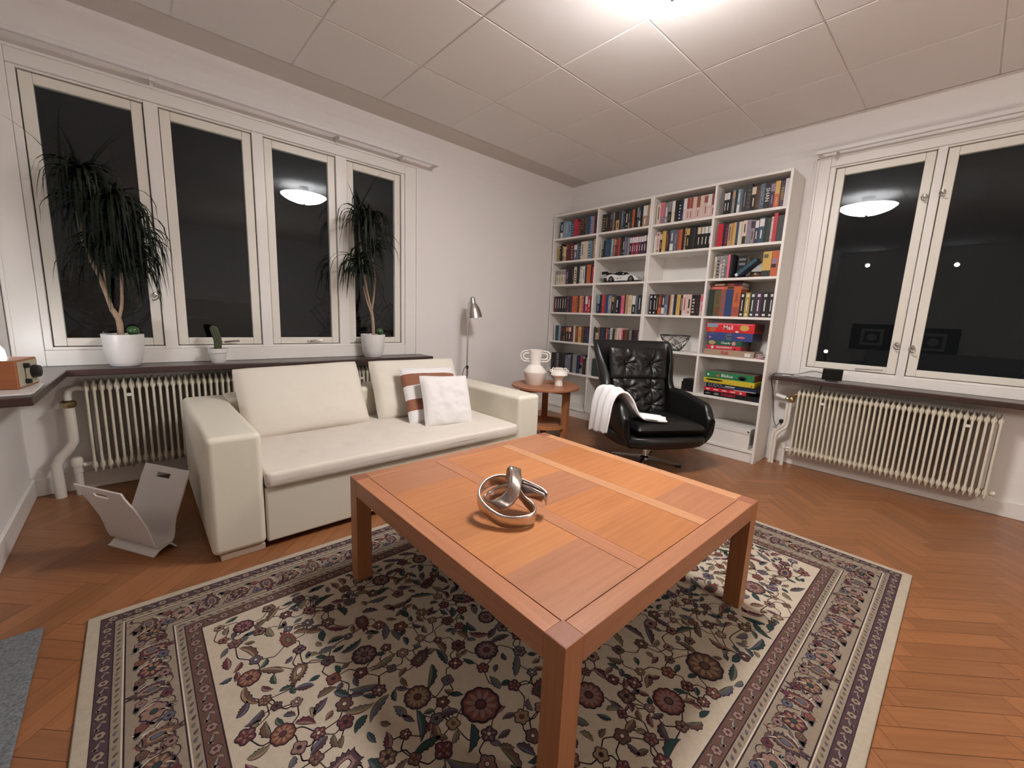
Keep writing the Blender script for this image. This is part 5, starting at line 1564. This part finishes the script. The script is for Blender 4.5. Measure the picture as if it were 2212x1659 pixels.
# glowing bedside-style lamp standing behind the radio, mostly outside the frame
t = thing('sill_lamp', 'glowing white lamp behind the radio at the left edge', 'lamp', (-.470, 2.85, ZS))
mb = MB(); mb.lathe([(0,0),(.05,0),(.052,.006),(.012,.014),(.010,.06),(0,.06)], 24); mb.build('base', M_white, t, smooth=True)
mb = MB(); mb.lathe([(0,.055),(.022,.058),(.036,.075),(.041,.11),(.036,.15),(.021,.175),(0,.18)], 28); mb.build('globe_shade', emit_mat('lamp_globe', (.93,.96,1.0), SILL_LAMP), t, smooth='all')

# ================================================================ RIGHT SILL AND SOCKET
t = thing('smart_display', 'black smart display standing on the right-hand sill', 'display', (3.885, .665, ZS), R(4))
mb = MB(); mb.box(-.006, -.062, .006, .006, .062, .092); 
o = mb.build('screen', mat('black_gloss', (.004,.004,.004), .08), t, bevel=.003); o.rotation_euler = (0, R(12), 0)
mb = MB(); mb.add([(.006,-.04,0),(.006,.04,0),(.065,.035,0),(.065,-.035,0),(.012,-.04,.08),(.012,.04,.08),(.04,.02,.03),(.04,-.02,.03)], [(0,3,2,1),(4,5,6,7)[::1],(0,1,5,4),(1,2,6,5),(2,3,7,6),(3,0,4,7)])
mb.build('speaker_body', mat('grey_fabric', (.2,.2,.2), .9), t, bevel=.004)
mb = MB((3.9, .9, ZS))
pc = catmull([(3.92,.735,ZS+.05),(3.94,.80,ZS+.055),(3.93,.90,ZS+.02),(3.90,.98,ZS+.015),(3.88,1.045,ZS+.010),(3.915,1.068,ZS-.05),(3.98,1.066,ZS-.14),(4.03,1.064,ZS-.25),(4.035,1.052,ZS-.36),(4.03,1.030,ZS-.43),(4.01,1.01,ZS-.445),(4.0,.995,ZS-.42),(4.012,.985,ZS-.405)], 5, False)
mb.tube(pc, .0026, 7); o = mb.build('power_cable', M_blackp, smooth='all')
tag(o, 'thin black cable running from the smart display down to the socket', 'cable')
t = thing('wall_socket', 'white double wall socket beside the bookcase', 'socket', (XB-.001, 1.012, .335))
mb = MB(); mb.box(-.012, -.042, -.045, 0, .036, .045); mb.build('plate', M_white, t, bevel=.004)
for (y, z) in ((.018, .018), (-.016, -.02)):
    mb = MB(); mb.lathe([(.012,0),(.019,0),(.020,.003),(.012,.0035)], 20, 0, Matrix.Translation((-.012, y, z)) @ Matrix.Rotation(-PI/2, 4, 'Y')); mb.build('outlet_ring', M_case, t, smooth=True)
t = thing('power_plug', 'round black plug in the wall socket beside the bookcase', 'plug', (XB-.0135, .985, .352))
mb = MB(); mb.lathe([(0,0),(.017,0),(.018,.012),(.012,.024),(0,.026)], 20, 0, Matrix.Rotation(-PI/2, 4, 'Y')); mb.build('plug_body', M_blackp, t, smooth=True)
# small white coil of cable lying on the sill
mb = MB((3.90, .87, ZS)); rn = random.Random(4)
P = [(3.90+(.022+.008*math.sin(k*.9))*math.cos(k*.7), .87+(.034+.01*math.cos(k*.5))*math.sin(k*.7), ZS+.004+.0007*k) for k in range(26)]
mb.tube(catmull(P, 3, False), .0032, 6); o = mb.build('cable_coil', M_white, smooth='all'); tag(o, 'white cable coil lying on the right-hand sill', 'cable')
t = thing('folded_paper', 'small crumpled tissue near the sill end by the bookcase', 'paper', (3.89, .96, ZS))
mb = MB(); mb.grid(lambda u, v: ((u-.5)*.06, (v-.5)*.05, .004+.010*abs(noise.noise(Vector((u*4, v*4, 2))))), 14, 14); mb.build('sheet', M_pot, t, solid=.002, smooth='all')
mb = MB((3.93, .70, .68)); mb.tube([(3.905,.72,.716),(3.905,.725,.69),(3.91,.735,.66)], .003, 6); o = mb.build('hanging_cord', M_blackp, smooth='all'); tag(o, 'short black cord end hanging under the sill', 'cable')

# ================================================================ FAR SIDE OF THE ROOM (seen mirrored in the panes)
t = thing('grey_sofa', 'dark sofa reflected in the window right of the bookcase', 'sofa', (-1.75, .35, 0), 0)
mb = MB(); mb.box(-.42, -.95, .05, .42, .95, .42); mb.box(-.45, -.95, .1, -.22, .95, .80); mb.box(-.42, -1.1, .05, .42, -.95, .58); mb.box(-.42, .95, .05, .42, 1.1, .58)
mb.build('frame', mat('grey_linen', (.30,.30,.30), .9), t, bevel=.03)
for (y, z, lab) in ((1.32, 1.03, 'left dark-framed picture reflected in the right-hand window'), (.46, .99, 'right dark-framed picture reflected in the right-hand window')):
    t = thing('framed_picture', lab, 'picture', (XL+.001, y, z))
    mb = MB(); mb.box(0, -.33, -.25, .025, .33, .25); mb.build('frame', mat('dark_frame', (.02,.02,.022), .6), t, bevel=.004)
    mb = MB(); mb.box(.025, -.17, -.16, .027, .17, .16); f = mb.build('white_mat', mat('motif_white', (.5,.5,.5), .8), t)
    mb = MB(); mb.box(.027, -.12, -.11, .0285, .12, .11); mb.build('dark_print', mat('dark_print', (.05,.05,.05), .7), f)
    mb = MB(); mb.ell((.0285, 0, 0), (.002, .08, .07), 16, 8); mb.build('round_motif', mat('motif_white', (.5,.5,.5), .8), f)
for (y, z, lab) in ((1.56, 2.40, 'left small bright spotlight reflected in the right-hand window'), (.355, 2.34, 'right small bright spotlight reflected in the right-hand window')):
    t = thing('wall_spotlight', lab, 'spotlight', (XL+.001, y, z))
    mb = MB(); mb.box(0, -.03, -.03, .012, .03, .03); mb.tube([(.01,0,0),(.06,0,0)], .008, 8); mb.build('wall_plate', M_white, t)
    mb = MB(); mb.lathe([(.03,-.05),(.045,.02),(.041,.02),(.026,-.045)], 20, 0, Matrix.Translation((.09,0,0)) @ Matrix.Rotation(R(80), 4, 'Y')); mb.build('cup', M_white, t, smooth=True)
    mb = MB(); mb.ell((.092,0,0), (.03,.03,.03), 12, 8); mb.build('bulb', emit_mat('spot_bulb', (.95,.97,1), 120), t, smooth='all')
# paper lamp on a low stand, behind the camera; it fills the room from the other side
t = thing('paper_lamp', 'lit white paper lamp on a thin stand, far side of room', 'floor lamp', (1.75, -1.45, 0))
mb = MB(); mb.lathe([(0,0),(.13,0),(.13,.015),(.01,.025),(0,.025)], 28); mb.build('base', M_blackp, t, smooth=True, angle=30)
mb = MB(); mb.tube([(0,0,.02),(0,0,1.2)], .008, 10); mb.build('pole', M_blackp, t, smooth=True)
mb = MB(); mb.lathe([(.03,1.15),(.10,1.19),(.14,1.26),(.15,1.34),(.14,1.42),(.10,1.49),(.03,1.53)], 32); mb.build('paper_shade', emit_mat('paper_glow', (1.0,.90,.80), PAPER_LAMP), t, smooth='all')
